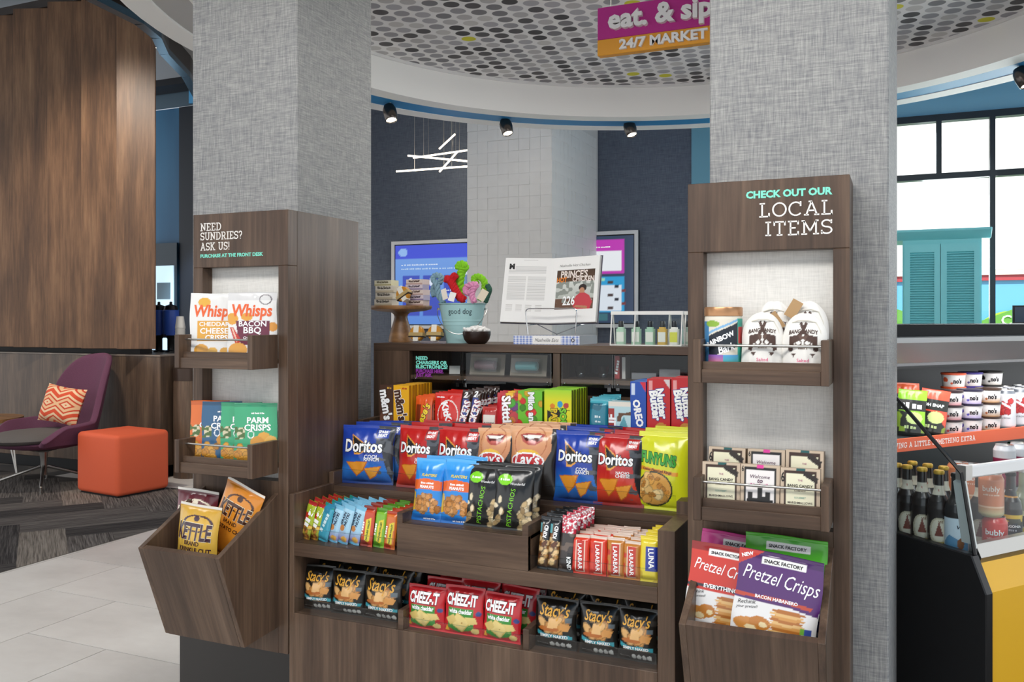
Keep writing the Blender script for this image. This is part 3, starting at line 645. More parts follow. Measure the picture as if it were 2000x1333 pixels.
def surf_bag(w, h, t, seed=1, style='pillow', crimp=.055, wr=1.):
    r = random.Random(seed); ph = [r.uniform(0, 6.28) for _ in range(6)]
    def f(x, y, side=-1):
        s = np.clip(2 * x / w, -1, 1); q = np.clip(y / h, 0, 1)
        lo = crimp * .8 if style != 'pouch' else .012
        g = np.clip((q - lo) / (1 - lo - crimp), 0, 1)
        if style == 'pillow': fl = np.sin(np.pi * g) ** .55
        elif style == 'sack': fl = np.clip(g / .12, 0, 1) ** .5 * np.clip((1 - g) / .5, 0, 1) ** .45
        elif style == 'pouch': fl = np.clip(1 - g, 0, 1) ** .55 * np.clip(g / .07, 0, 1) ** .5
        else: fl = np.clip(g / .1, 0, 1) ** .5 * np.clip((1 - g) / .1, 0, 1) ** .5          # bar
        pr = np.clip(1 - np.abs(s) ** 2.3, 0, 1) ** .7
        if style == 'bar': pr = np.clip(1 - np.abs(s) ** 4, 0, 1) ** .6
        e = np.exp(-g / .13) + np.exp(-(1 - g) / .13)
        rip = .016 * w * wr * e * (np.sin(s * 9 + ph[0] + 3 * q) + .6 * np.sin(s * 17 + ph[1])) * np.clip(g * 12, 0, 1) * np.clip((1 - g) * 12, 0, 1)
        cre = .022 * w * wr * (vnoise(s * 2.2 + ph[2], q * 4 + s * 1.5 + ph[3], seed) - .5) * fl - .03 * w * wr * np.clip(.12 - np.abs(vnoise(s * 1.8 + 2 * q + ph[1], q * 3 - s + ph[0], seed + 7) - .5), 0, 1) * fl + .012 * w * wr * (vnoise(s * 6 + ph[2], q * 7 - s * 2 + ph[3], seed + 3) - .5) * fl
        cr = .0006 * np.sin(q * h / .0022 * 3.1416) * (g <= 0) + .0006 * np.sin(q * h / .0022 * 3.1416) * (g >= 1)
        d = np.maximum(t / 2 * fl * pr, .0007) + (rip + cre) * pr * (side < 0) + cr * (side < 0)
        pin = .05 * fl if style == 'pillow' else .0 * fl
        if style == 'sack': pin = 1 - np.sqrt(np.clip(1 - (np.clip(q - .5, 0, 1) / .505) ** 2.2, .02, 1))
        X = x * (1 - pin) + .010 * w * np.sin(q * 9 + ph[4]) * np.abs(s) ** 4
        return X, side * d + 0 * x, y + .01 * h * np.sin(s * 3 + ph[5]) * np.clip((q - .8) * 5, 0, 1) * .4
    return f
def shift(D, a, b=None):                          # squeeze a design into the upper part of the print: y -> a + b*y
    b = 1 - a if b is None else b; f = lambda y: a + b * y; S = []
    for s in D.get('S', []):
        s = list(s); k = s[0]
        if k == 'r': s[2], s[4] = f(s[2]), f(s[4])
        elif k in 'eo': s[2] = f(s[2]); s[4] *= b
        elif k == 'p': s[1] = [(x, f(y)) for x, y in s[1]]
        elif k == 'g': s[1], s[2] = f(s[1]), f(s[2])
        elif k in 'nb': s[2], s[4] = f(s[2]), f(s[4])
        S.append(tuple(s))
    E_ = dict(D); E_['S'] = S; E_['T'] = [(t[0], t[1], f(t[2])) + tuple(t[3:]) for t in D.get('T', [])]; return E_
def surf_flat(w, h, t):
    return lambda x, y, side=-1: (x, side * t / 2 + 0 * x, y)
def surf_round(prof):
    """prof: list of (z, radius); x is arc length on the widest radius"""
    zs = [p[0] for p in prof]; rs = [p[1] for p in prof]; R = max(rs)
    def f(x, y, side=-1):
        r = np.interp(y, zs, rs); a = x / R
        return r * np.sin(a), -r * np.cos(a), y
    return f
def grid(nx, ny, o=0, flip=False):
    F = []
    for j in range(ny):
        for i in range(nx):
            a = o + j * (nx + 1) + i; q = (a, a + 1, a + nx + 2, a + nx + 1); F.append(q[::-1] if flip else q)
    return F
def setcol(me, C):
    at_ = me.color_attributes.new('Col', 'FLOAT_COLOR', 'POINT')
    at_.data.foreach_set('color', np.c_[C, np.ones(len(C))].astype(np.float32).ravel())
def letters(D, sf, w, h, off=.0009):
    V = []; Fc = []; C = []
    for T in D.get('T', []):
        s, cx, cy, ln, col = T[:5]; op = T[5] if len(T) > 5 else {}
        rot = op.get('rot', 0)
        for layer in ([('o', op['o'])] if 'o' in op else []) + [('t', None)]:
            b = op.get('b', .02); c = col; ex = 0
            if layer[0] == 'o': b = layer[1][1]; c = layer[1][0]
            else: ex = .0006 if 'o' in op else 0
            v, f = text2d(s, b, op.get('sh', 0)); v0, _ = text2d(s, op.get('b', .02), op.get('sh', 0))
            mid = (v0.max(0) + v0.min(0)) / 2; L = np.ptp(v0[:, 0]) or 1
            v = v - mid; L0 = ln * (w if rot % 180 == 0 else h) if 'rel' not in op else ln * w
            k = L0 / L; v = v * [k, k * op.get('hs', 1)]
            a = math.radians(rot); v = np.c_[v[:, 0] * math.cos(a) - v[:, 1] * math.sin(a), v[:, 0] * math.sin(a) + v[:, 1] * math.cos(a)]
            x = v[:, 0] + cx * w; y = v[:, 1] + cy * h
            if 'arc' in op: y = y + op['arc'] * (v[:, 0] / (w / 2)) ** 2 * h
            x = np.clip(x, -w / 2 * .98, w / 2 * .98); y = np.clip(y, 0.002, h * .995)
            e = .001
            P = np.array(sf(x, y)); Px = np.array(sf(x + e, y)) - np.array(sf(x - e, y)); Py = np.array(sf(x, y + e)) - np.array(sf(x, y - e))
            n = np.cross(Px.T, Py.T); n /= np.linalg.norm(n, axis=1)[:, None] + 1e-12
            q = P.T + n * (off + ex)
            o = len(V); V += [tuple(p) for p in q]; Fc += [tuple(i + o for i in p) for p in f]; C += [lin(c)] * len(v)
    if not Fc: return None
    me = bpy.data.meshes.new('lettering'); me.from_pydata(V, [], Fc); setcol(me, np.array(C)); return me
PC = {}
def make_print(key, D, w, h, t, kind, seed=1, cell=.0022):
    kk = (key, round(w, 3), round(h, 3), kind, seed)
    if kk in PC: return PC[kk]
    opts = D.get('opt', {})
    if kind in ('pillow', 'pouch', 'bar', 'sack'): sf = surf_bag(w, h, t, seed, kind, opts.get('crimp', .055), opts.get('wr', 1.))
    elif kind == 'box': sf = surf_flat(w, h, t)
    else: sf = surf_round(opts['prof'])
    nx = max(10, int(w / cell)); ny = max(12, int(h / cell))
    gx, gy = np.meshgrid(np.linspace(-w / 2, w / 2, nx + 1), np.linspace(0, h, ny + 1)); x = gx.ravel(); y = gy.ravel()
    V = np.array(sf(x, y)).T; C = paint(D, x / w, y / h, w / h); Fc = grid(nx, ny)
    if kind in ('pillow', 'pouch', 'bar', 'sack'):
        bx = max(8, nx // 3); by = max(8, ny // 3); hx, hy = np.meshgrid(np.linspace(-w / 2, w / 2, bx + 1), np.linspace(0, h, by + 1)); hx = hx.ravel(); hy = hy.ravel()
        o = len(V); V = np.r_[V, np.array(sf(hx, hy, 1)).T]; C = np.r_[C, np.tile(np.array(lin(D.get('back', D['base']))), (len(hx), 1))]; Fc = Fc + grid(bx, by, o, True)
    elif kind == 'box':
        sd = lin(D.get('side', D['base'])); tp = lin(D.get('top', D.get('side', D['base']))); a, b, d = w / 2, h, t / 2
        quads = [([(-a, -d, 0), (-a, d, 0), (-a, d, b), (-a, -d, b)][::-1], sd), ([(a, -d, 0), (a, d, 0), (a, d, b), (a, -d, b)], sd), ([(-a, -d, b), (a, -d, b), (a, d, b), (-a, d, b)], tp), ([(-a, d, 0), (a, d, 0), (a, d, b), (-a, d, b)][::-1], sd), ([(-a, -d, 0), (a, -d, 0), (a, d, 0), (-a, d, 0)][::-1], sd)]
        for q, c in quads:
            o = len(V); V = np.r_[V, np.array(q)]; C = np.r_[C, np.tile(np.array(c), (4, 1))]; Fc = Fc + [(o, o + 1, o + 2, o + 3)]
    me = bpy.data.meshes.new(key); me.from_pydata(V.tolist(), [], Fc); setcol(me, C)
    if kind != 'box': me.polygons.foreach_set('use_smooth', [True] * len(me.polygons))
    me.materials.append({'foil': FOIL, 'card': CARD, 'paper': PAPER}[opts.get('m', 'card' if kind == 'box' else 'foil')])
    lt = letters(D, sf, w, h)
    if lt: lt.materials.append({'foil': FOIL, 'card': CARD, 'paper': PAPER}[opts.get('m', 'card' if kind == 'box' else 'foil')])
    PC[kk] = (me, lt, sf); return PC[kk]
def good(name, label, cat, key, D, w, h, t, kind, loc, lean=0, rz=0, roll=0, group=None, seed=1):
    me, lt, sf = make_print(key, D, w, h, t, kind, seed)
    o = link(name, me, None, None, loc, (math.radians(-lean), math.radians(roll), math.radians(rz))); tag(o, label, cat, group)
    if lt: link('lettering', lt, None, o)
    return o
def fit(pl, pr, top, Y, z0): return wx((pl + pr) / 2, Y), wx(pr, Y) - wx(pl, Y), wz((pl + pr) / 2, top, Y) - z0
def row(name, cat, key, D, pl, pr, top, Y, z0, t, kind, label, lean=0, rz=0, roll=0, deep=0, dy=.06, dz=0, back_label=None, seed=1, jit=1., dx=0, hgt=None, group=None):
    x, w, h = fit(pl, pr, top, Y, z0)
    if hgt: h = hgt
    w /= max(.5, math.cos(math.radians(rz)))
    o = good(name, label, cat, key, D, w, h, t, kind, (x, Y, z0), lean, rz, roll, group, seed)
    rr = random.Random(hash((key, pl)) % 1000 if False else int(pl) + len(key))
    for i in range(deep):
        c = copytree(o); c.location = (x + dx * (i + 1) + jit * rr.uniform(-.004, .004), Y + dy * (i + 1), z0 + dz + jit * rr.uniform(0, .004))
        c.rotation_euler = (math.radians(-lean + jit * rr.uniform(-2, 2)), math.radians(roll + jit * rr.uniform(-2, 2)), math.radians(rz + jit * rr.uniform(-4, 4)))
        tag(c, '%s, %s from the front' % (back_label, ('second', 'third', 'fourth', 'fifth', 'sixth', 'seventh', 'eighth', 'ninth')[i]), cat, back_label)
    return o
# ------------------------------------------------------------------ designs
WT = '#ffffff'
def tri(cx, cy, a, b, c): return [(cx + p[0], cy + p[1]) for p in (a, b, c)]
CH = ['#e08a1e', '#f0a53a', '#d9771a']
def dor(base, dark, hi):
    return dict(base=base, back=dark, S=[('g', 0, .25, dark, hi), ('g', .25, .5, hi, base), ('p', [(.18, 1), (.5, 1), (.5, .0), (.38, .3), (.3, .62)], '#2a2b30'),
        ('n', .2, .1, .5, 1, '#575a60', .62, 14), ('p', [(-.28, .85), (.12, .62), (-.1, .50), (-.2, .50)], '#e9a23c'), ('p', [(-.26, .82), (.08, .62), (-.1, .53), (-.18, .53)], '#191a1e'),
        ('r', .17, .78, .42, .95, '#3b3d43'), ('r', .185, .79, .405, .94, base),
        ('p', [(-.38, .37), (.06, .39), (-.02, .23), (-.16, .13)], '#c96a12'), ('p', [(-.36, .36), (.03, .38), (-.035, .24), (-.155, .15)], '#eb9a32'),
        ('p', [(-.02, .27), (.32, .32), (.2, .14), (.08, .08)], '#c96a12'), ('p', [(.0, .265), (.29, .305), (.19, .15), (.085, .10)], '#f2a63e')] ,
        T=[('Doritos', -.04, .645, .72, WT, dict(b=.03, o=('#101014', .07), hs=1.25)), ('COOL' if base != '#c0201f' else 'NACHO', .13, .47, .26, WT), ('RANCH' if base != '#c0201f' else 'CHEESE', .13, .425, .28, WT), ('SPARK', .295, .895, .18, WT, dict(b=.04)), ('BEAT', .295, .835, .16, WT, dict(b=.04))])
DB = dor('#1b3fa6', '#122a72', '#2f7fd6'); DR = dor('#c0201f', '#8d1414', '#e2492f')
def _up(P, k=.17, c=.66): return [(x, c + k + (y - c) * .82) for x, y in P]
LAY = dict(base='#d98c5c', back='#1b1512', S=[('g', .5, 1, '#d08355', '#e9b184'), ('n', -.5, .3, .5, 1, '#e6a779', .55, 3), ('p', [(.36, 1), (.5, 1), (.5, 0), (.2, 0), (.22, .3), (.27, .5), (.40, .68)], '#1d1714'), ('p', [(-.5, 0), (.3, 0), (.3, .24), (-.5, .24)], '#1d1714'),
    ('o', -.04, .78, .34, .24, .03, '#bd7148'), ('p', _up([(-.27, .73), (-.12, .765), (.0, .755), (.1, .775), (.25, .75), (.2, .63), (.08, .565), (-.08, .56), (-.2, .62)]), '#b8544a'), ('p', _up([(-.23, .725), (.0, .735), (.21, .74), (.15, .64), (.05, .6), (-.06, .6), (-.16, .64)]), '#5a1713'), ('p', _up([(-.22, .725), (.0, .733), (.2, .738), (.14, .69), (0, .675), (-.15, .68)]), '#f6f1ea'), ('e', -.01, .795, .1, .02, '#c9625a'), ('n', -.5, .93, .5, 1, '#c98a5e', .6, 7),
    ('e', -.08, .57, .29, .12, '#f3c33c'), ('e', -.08, .53, .36, .115, '#ffffff'), ('e', -.08, .525, .33, .1, '#c81f25')], T=[("Lay's", -.08, .53, .54, WT, dict(b=.03, sh=.15, hs=1.1))])
FUN = dict(base='#d8dc1c', back='#b9bd16', S=[('g', .85, 1, '#d8dc1c', '#eef04a'), ('p', [(-.5, .56), (.32, .49), (.32, .44), (-.5, .51)], '#e79a1f'), ('e', -.15, .27, .37, .225, '#20301a'), ('e', -.15, .27, .34, .205, '#dba24c'),
    ('b', -.42, .1, .12, .44, 15, .10, .055, ['#edc37a', '#e0a650', '#f3d79a'], 4, [(-.44, .27), (-.36, .13), (-.15, .09), (.06, .13), (.14, .27), (.06, .41), (-.15, .45), (-.36, .41)]), ('b', -.42, .1, .12, .44, 12, .05, .025, ['#c98a3c'], 14, [(-.44, .27), (-.36, .13), (-.15, .09), (.06, .13), (.14, .27), (.06, .41), (-.15, .45), (-.36, .41)])], T=[('FUNYUNS', -.08, .655, .72, '#3fa535', dict(b=.05, hs=1.7, o=('#143c14', .09), rot=-6, sh=-.1, rel=1)), ('Onion Flavored Rings', -.1, .502, .6, '#5a1b10', dict(rot=-6, rel=1))])
NUTS = ['#c98a4a', '#b5732f', '#d9a066']
PEA = dict(base='#1f86d8', back='#1668b0', S=[('g', .82, 1, '#2a94e6', '#54b0f0'), ('p', [(-.5, .64), (0, .68), (.5, .64), (.5, .49), (0, .51), (-.5, .49)], '#e2631f'), ('p', [(-.5, .47), (-.36, .45), (-.3, .18), (-.5, .15)], '#e3b62c'), ('r', -.5, 0, .5, .1, '#1a6cc0'),
    ('b', -.4, .14, .42, .42, 60, .085, .04, NUTS, 3, [(-.42, .14), (.42, .14), (.4, .28), (.2, .4), (0, .44), (-.2, .4), (-.38, .28)])], T=[('PLANTERS', .08, .73, .5, '#f2d33c', dict(b=.03, sh=.2)), ('PEANUTS', .05, .545, .46, WT, dict(b=.04)), ('~9', .05, .605, .42, WT), ('~8', .12, .045, .4, WT, dict(b=0))])
SH = ['#d9c39a', '#c7ab7a', '#e6d6b4', '#a98b5c']
PIS = dict(base='#121212', back='#0c0c0c', S=[('g', .85, 1, '#151515', '#2b2b2b'), ('e', -.2, .80, .19, .09, '#7fd41e'), ('b', -.5, .03, -.1, .62, 34, .085, .035, SH, 8, [(-.44, .06), (-.25, .22), (-.18, .4), (-.25, .58), (-.34, .6), (-.44, .4)]),
    ('b', .1, .03, .5, .52, 44, .085, .035, SH, 9, [(.18, .05), (.42, .03), (.46, .4), (.4, .52), (.28, .4), (.2, .2)])], T=[('PISTACHIOS', -.02, .36, .6, '#7fd41e', dict(rot=82, b=.0)), ('Wonderful', .13, .735, .36, '#d8d8d8', dict(sh=.2)), ('~5', -.2, .80, .24, WT)])
STA = dict(base='#15130f', back='#0e0d0b', S=[('g', .0, .3, '#2e2b28', '#1d1a17'), ('n', .1, .55, .5, 1, '#3a3733', .66, 8), ('b', -.36, .36, .36, .6, 14, .17, .075, ['#d99a52', '#c98544', '#e8b572'], 6, [(-.4, .38), (.38, .4), (.34, .58), (.05, .62), (-.3, .5)]), ('e', -.12, .405, .26, .05, '#b5682c'), ('p', [(-.15, .42), (-.1, .62), (.12, .6), (.1, .43)], '#e9ba7c'), ('p', [(.14, .4), (.16, .55), (.4, .5), (.34, .38)], '#d89a55'),
    ('p', [(-.42, .36), (-.2, .3), (.15, .31), (.43, .29), (.42, .22), (.15, .245), (-.2, .225), (-.42, .285)], '#3f9fae'), ('r', .28, .55, .42, .64, '#5f6a70')] + [('e', -.05 + i * .13, .10, .055, .05, '#cfcfca') for i in range(4)],
    T=[("Stacy's", 0, .735, .72, '#e3a83c', dict(sh=.25, b=.015, hs=1.35)), ('PITA CHIPS', -.02, .645, .3, '#d0a05a', dict(b=0)), ('SIMPLY NAKED', 0, .267, .66, WT, dict(b=.03)), ('NET WT 1.5 OZ (42.5g)', -.28, .1, .26, '#b9b9b4', dict(b=0))])
CHZ = dict(base='#c21f28', back='#8f151c', S=[('g', 0, .12, '#e0434a', '#c21f28'), ('r', -.36, .14, .3, .56, '#3f8f3a'), ('p', [(-.36, .14), (-.1, .06), (.3, .14), (.1, .3)], '#3f8f3a'), ('p', [(-.1, .48), (.26, .32), (.0, .06), (-.3, .26)], '#d9b964'), ('p', [(-.1, .46), (.23, .32), (.0, .09), (-.27, .26)], '#ecd388'), ('p', [(-.44, .33), (-.2, .44), (-.12, .3), (-.3, .2)], '#dfc273'), ('p', [(.1, .4), (.34, .4), (.4, .28), (.2, .24)], '#e4ca7e'), ('e', .02, .27, .02, .015, '#b98f3e'), ('e', .33, .12, .1, .06, '#e4ca7e'), ('p', [(-.44, .08), (-.4, .2), (-.34, .08)], '#e9b22c'), ('e', .41, .48, .06, .05, '#3b4a86')],
    T=[('CHEEZ-IT', -.02, .73, .78, WT, dict(b=.045, hs=1.75, o=('#5c0d12', .09))), ('white cheddar', -.03, .505, .6, WT, dict(b=.035, hs=1.3))])
def whi(box, main, sub, extra):
    S = [('g', .0, .1, '#d9d6d2', '#e9e7e4'), ('e', -.2, .86, .13, .075, '#e6b04a')] if extra == 'c' else [('r', -.5, .88, .5, 1, '#d9d7d6'), ('o', .27, .89, .12, .07, .1, '#6b6266'), ('e', .05, .93, .022, .016, '#ffffff'), ('e', -.4, .6, .12, .09, '#e3a13c'), ('e', -.1, .63, .12, .06, '#e3a13c'), ('e', .42, .48, .09, .07, '#dd9634')]
    S += [('p', [(-.34, .57), (.45, .57), (.45, .26), (-.34, .26)] if extra == 'c' else [(-.33, .57), (.36, .57), (.36, .22), (-.2, .2), (-.28, .36)], box)]
    if extra == 'b': S += [('p', [(-.46, .47), (-.38, .47), (-.22, .3), (-.24, .22), (-.32, .22)], '#c7342b'), ('p', [(-.42, .46), (-.39, .46), (-.27, .26), (-.3, .25)], '#f0c8b0'), ('e', -.27, .13, .2, .11, '#e3a13c'), ('e', .16, .09, .12, .08, '#6b1f3a')]
    else: S += [('e', -.24, .13, .15, .09, '#e0a03a'), ('e', 0, .11, .1, .06, '#e7b04a'), ('e', .25, .11, .1, .06, '#e0a540')]
    return dict(base='#e8e6e3', back='#cfccc8', S=S, T=[('Whisps', .0, .70, .82, '#e8622a', dict(b=.03, sh=.12, hs=1.25))] + [(s, .02, .525 - i * .105, l, WT, dict(b=.02, hs=.95)) for i, (s, l) in enumerate(main)] + [(sub, .07, .315, .46, WT, dict(b=.03))], opt=dict(crimp=.02, wr=.5, m='foil'))
WHC = whi('#e2a53c', [('CHEDDAR', .62), ('CHEESE', .58)], 'CRISPS', 'c'); WHB = whi('#6b1f3a', [('BACON', .56), ('BBQ', .36)], 'CHEESE CRISPS', 'b')
def prm(c, ck):
    return dict(base=c, back=c, S=[('r', -.5, .93, .5, 1, ck), ('e', .2, .42, .15, .1, '#e3a640'), ('e', .05, .36, .16, .09, '#d99733'), ('e', .36, .36, .14, .1, '#e9b355'), ('e', -.3, .16, .16, .12, '#e0a23c'), ('e', -.34, .5, .1, .1, '#d9cfae'), ('n', -.5, .4, -.24, .6, '#4d6b32', .6, 22), ('o', -.1, .48, .07, .055, .14, '#ffffff'), ('b', -.45, .0, -.1, .3, 12, .07, .05, ['#e0a23c', '#d08d2c'], 4)],
        T=[('PARM', .05, .715, .5, WT, dict(b=.03, hs=.95)), ('CRISPS', .05, .595, .62, WT, dict(b=.03, hs=.95)), ('~8', .05, .83, .3, WT, dict(sh=.2, b=0))], opt=dict(crimp=.02, wr=.5))
PG = prm('#3aa877', '#2f9167'); PB = prm('#2f5f86', '#254c6c'); PO = prm('#e0702c', '#c95e20')
def ket(c, d, ink):
    return dict(base=c, back=d, S=[('g', .7, 1, c, d), ('r', -.5, .955, .5, 1, '#e9e4da'), ('n', -.5, .05, .5, .95, d, .72, 5), ('o', .05, .72, .33, .13, .09, ink), ('r', -.5, .4, .5, .58, c), ('e', .02, .8, .07, .05, ink)],
        T=[('KETTLE', 0, .58, .80, ink, dict(b=.035, hs=1.7, o=('#f3e7c8' if ink != '#f1e6cf' else '#3a0d14', .06))), ('BRAND', 0, .39, .36, ink), ('KRINKLE CUT' if ink == '#3f2233' else 'POTATO CHIPS', .05, .28, .74, ink, dict(b=.03))])
KG = ket('#e0b347', '#c99a34', '#3f2233'); KM = ket('#6e1f2c', '#571622', '#f1e6cf'); KO = ket('#e2902a', '#c97a1c', '#46210f')
KG, KM, KO = [shift(d, .2, .78) for d in (KG, KM, KO)]
for d in (KG, KM, KO): d['S'] = [q for q in d['S'] if q[0] != 'r'] + [('r', -.5, .965, .5, 1, '#e9e4da')]
def prz(c, d, fl, cc):
    return dict(base=c, back=d, S=[('r', -.5, .9, .5, 1, d), ('g', .02, .42, '#f3f1ef', '#eceae8'), ('p', [(-.5, .5), (-.1, .46), (.5, .36), (.5, .44), (.5, .5)], c), ('r', -.5, .0, .5, .04, '#d9d7d4'), ('r', -.23, .855, .3, .93, '#f4f2ee'), ('p', [(-.5, .48), (.05, .50), (.42, .46), (.4, .42), (.05, .46), (-.5, .44)], cc),
        ('e', -.3, .13, .17, .08, '#d08a3e'), ('e', -.16, .17, .13, .08, '#c47c30'), ('e', -.26, .1, .07, .035, '#eed9a8'), ('e', -.12, .16, .05, .03, '#eed9a8')] + [('e', .14 + .02 * (i % 2), .05 + i * .034, .2, .024, ('#b86f2a', '#d99a4e', '#e8bb78')[i % 3]) for i in range(10)] + [('r', .36, .12, .45, .22, '#3a4f9a'), ('r', .31, .14, .36, .22, '#6fae3a')],
        T=[('SNACK FACTORY', .03, .89, .46, '#2a2024', dict(b=.03)), ('Pretzel Crisps', .02, .68, .9, WT, dict(sh=.3, b=.0, hs=1.5, rot=-5, rel=1)), (fl, .0, .475, .5, WT, dict(b=.03)), ('Rethink', -.34, .385, .22, '#3a3434', dict(sh=.3, b=0, rot=10, rel=1)), ('your pretzel!', -.33, .325, .26, '#3a3434', dict(sh=.3, b=0, rot=10, rel=1))], opt=dict(crimp=.03, wr=.5))
ZP = prz('#53246b', '#431a58', 'BACON HABANERO', '#c2472e'); ZR = prz('#cf3526', '#8f1a16', 'EVERYTHING', '#2b2a33'); ZM = prz('#c43a86', '#c43a86', '~4', '#c43a86'); ZG = prz('#4fae2c', '#4fae2c', '~4', '#4fae2c')
ZP['S'].append(('p', [(-.5, 1), (-.5, .8), (-.25, .96), (-.2, 1)], '#c5392c'))
ZP['T'].append(('NEW', -.4, .93, .14, WT, dict(rot=20, rel=1, b=.04)))
ZP = shift(ZP, .17); ZR = shift(ZR, .17)
for z in (ZP, ZR): z['S'].insert(0, ('r', -.5, 0, .5, .2, '#eeece9'))
# candy
MMB = dict(base='#4a3024', side='#3a251b', S=[('e', 0, .3, .5, .2, '#6b4634')], T=[("m&m's", -.02, .60, .62, WT, dict(rot=-80, b=.045, o=('#2a160e', .08), hs=1.2)), ('~3', .2, .94, .3, '#e0b04a')])
MMY = dict(base='#eeb01c', side='#b87f10', top='#e8b02a', S=[('e', .1, .15, .45, .14, '#d8901a')], T=[("m&m's", -.02, .60, .62, '#4a2a1a', dict(rot=-80, b=.045, o=('#ffffff', .08), hs=1.2)), ('~4', .22, .94, .3, '#b3281e')])  # side colour darkened below front and top, shading the edges of the row
REE = dict(base='#e55a1c', S=[('r', -.44, .05, -.16, .8, '#7a2e10'), ('r', .3, .3, .46, .75, '#b3603c')], T=[("Reese's", -.05, .45, .8, '#f2d21f', dict(rot=68, sh=.2, b=.03, o=('#5a2410', .07)))])
KIT = dict(base='#d8281f', S=[('e', .03, .5, .4, .34, '#f2efe8'), ('e', .03, .5, .37, .315, '#d8281f'), ('e', -.2, .12, .2, .07, '#b9793e')], T=[('KitKat', .03, .5, .62, WT, dict(rot=-70, b=.045, sh=.1)), ('~7', -.28, .9, .3, WT)])
SNI = dict(base='#3b2a25', S=[('r', -.28, .02, .3, .82, '#26418f')], T=[('SNICKERS', 0, .42, .74, WT, dict(rot=80, b=.05, o=('#b3281e', .09), hs=1.1)), ('2', .0, .9, .4, WT, dict(b=.05, rel=1))], opt=dict(crimp=.05))
ALT = dict(base='#b8332e', S=[('r', -.38, .2, .4, .75, '#e8e2d8')], T=[('ALTOIDS', 0, .5, .7, '#5a5048', dict(rot=0, b=.02))])
SKI = dict(base='#c5202c', S=[('b', .0, .3, .5, 1, 12, .16, .09, ['#e8b51f', '#4fae2c', '#7a2a86', '#e8631f', '#d92a2a'], 5), ('b', -.5, 0, -.1, .35, 6, .14, .08, ['#e8b51f', '#4fae2c', '#e8631f'], 7)], T=[('Skittles', -.02, .54, .8, WT, dict(rot=-84, b=.04, o=('#7a0f16', .08)))])
MIK = dict(base='#6fc22a', side='#5aa820', top='#8ad43c', S=[('b', -.5, .0, .5, 1, 14, .13, .06, ['#e8b51f', '#e8631f', '#4f9e1c', '#d9302a'], 11), ('g', .0, .2, '#8ad43c', '#6fc22a')], T=[('Mike and Ike', .08, .52, .92, WT, dict(rot=-88, b=.045, o=('#2a5a10', .08)))])
SOU = dict(base='#e6e01c', side='#8f9a1c', top='#8fdc3c', S=[('g', .8, 1, '#e6e01c', '#a8dc2a'), ('n', -.4, .12, .45, .64, '#1d1a10', .6, 9), ('e', .08, .74, .1, .06, '#2e9fd0'), ('e', .3, .72, .1, .05, '#c0403c'), ('e', -.2, .7, .09, .05, '#e8861f')], T=[('SOUR', .2, .44, .46, '#7fcf2c', dict(rot=-88, b=.05, o=('#141408', .1))), ('PATCH', -.12, .40, .52, '#e8c01f', dict(rot=-88, b=.05, o=('#141408', .1)))])
CLT = dict(base='#1f7f96', S=[('r', -.5, .86, .5, 1, '#4fb0c0'), ('n', -.5, 0, .5, .9, '#16667c', .6, 6), ('e', .0, .3, .2, .1, '#d9cfc0')], T=[('~3', -.02, .62, .3, '#e0f0f2', dict(b=.04)), ('~4', 0, .52, .3, '#e0f0f2')])
CLB = dict(base='#bfe0e6', side='#a9d0d8', S=[('r', -.5, .9, .5, 1, '#ece6da'), ('r', -.5, .1, -.22, .85, '#a83a34'), ('p', [(-.1, .4), (.2, .7), (.5, .3), (.5, 0), (-.1, 0)], '#5fa6b4'), ('n', -.1, .4, .5, .8, '#6a4a34', .68, 8)], T=[('CLIF', -.36, .48, .5, WT, dict(rot=90, b=.04))])
ORE = dict(base='#1f4fb0', side='#183f90', top='#4f7fd0', S=[('p', [(.5, 1), (.1, 1), (.5, .84)], '#d9283a'), ('r', -.42, .8, -.2, .97, '#cfdcf2'), ('e', 0, .1, .45, .12, '#2a2220'), ('e', -.1, .14, .3, .06, '#f2efe8')], T=[('OREO', .0, .54, .40, WT, dict(rot=-80, b=.05))])
NUT = dict(base='#c41f26', side='#a3171e', top='#d83a40', S=[('p', [(.5, 1), (.2, 1), (.5, .86)], '#d9d0d0'), ('r', -.42, .82, -.26, .97, '#e8a0a0'), ('e', .1, .27, .3, .13, '#c9893c'), ('e', .1, .27, .26, .11, '#e3b060'), ('n', -.14, .16, .34, .38, '#c9893c', .66, 16)], T=[('Nutter', .14, .66, .42, WT, dict(rot=-82, b=.05, o=('#2a3f96', .1))), ('Butter', -.14, .63, .42, WT, dict(rot=-82, b=.05, o=('#2a3f96', .1)))])
# bars
def bar(base, S, T): return dict(base=base, S=S, T=T, opt=dict(crimp=.07, wr=.6))
TRL = bar('#a8b92c', [('r', -.5, .9, .5, 1, '#b02a2c'), ('g', .0, .3, '#8a5a24', '#a8b92c'), ('r', -.4, .5, 0, .7, '#c8321f'), ('b', -.4, .05, .4, .4, 14, .2, .05, ['#c98a3c', '#8a4a20', '#e3b84a'], 4)], [('~4', .1, .62, .56, WT, dict(rot=80, b=.04))])
TEA = bar('#3f9fb8', [('r', -.5, .88, .5, 1, '#1f8a7a'), ('n', -.5, 0, .5, 1, '#2f86a6', .55, 6)], [('~5', 0, .5, .5, '#d6eef2', dict(rot=75))])
NGR = bar('#a9d4ea', [('r', -.5, .9, .5, 1, '#7fbcd8'), ('g', .08, .38, '#8a6fae', '#a9d4ea'), ('e', .2, .14, .24, .07, '#d9a23c'), ('e', -.1, .4, .2, .08, '#c9854a'), ('r', -.5, 0, .5, .05, '#5aa8d0')], [('NUTRI', .14, .64, .34, '#24304a', dict(rot=80, b=.03)), ('GRAIN', -.16, .64, .34, '#24304a', dict(rot=80, b=.03))])
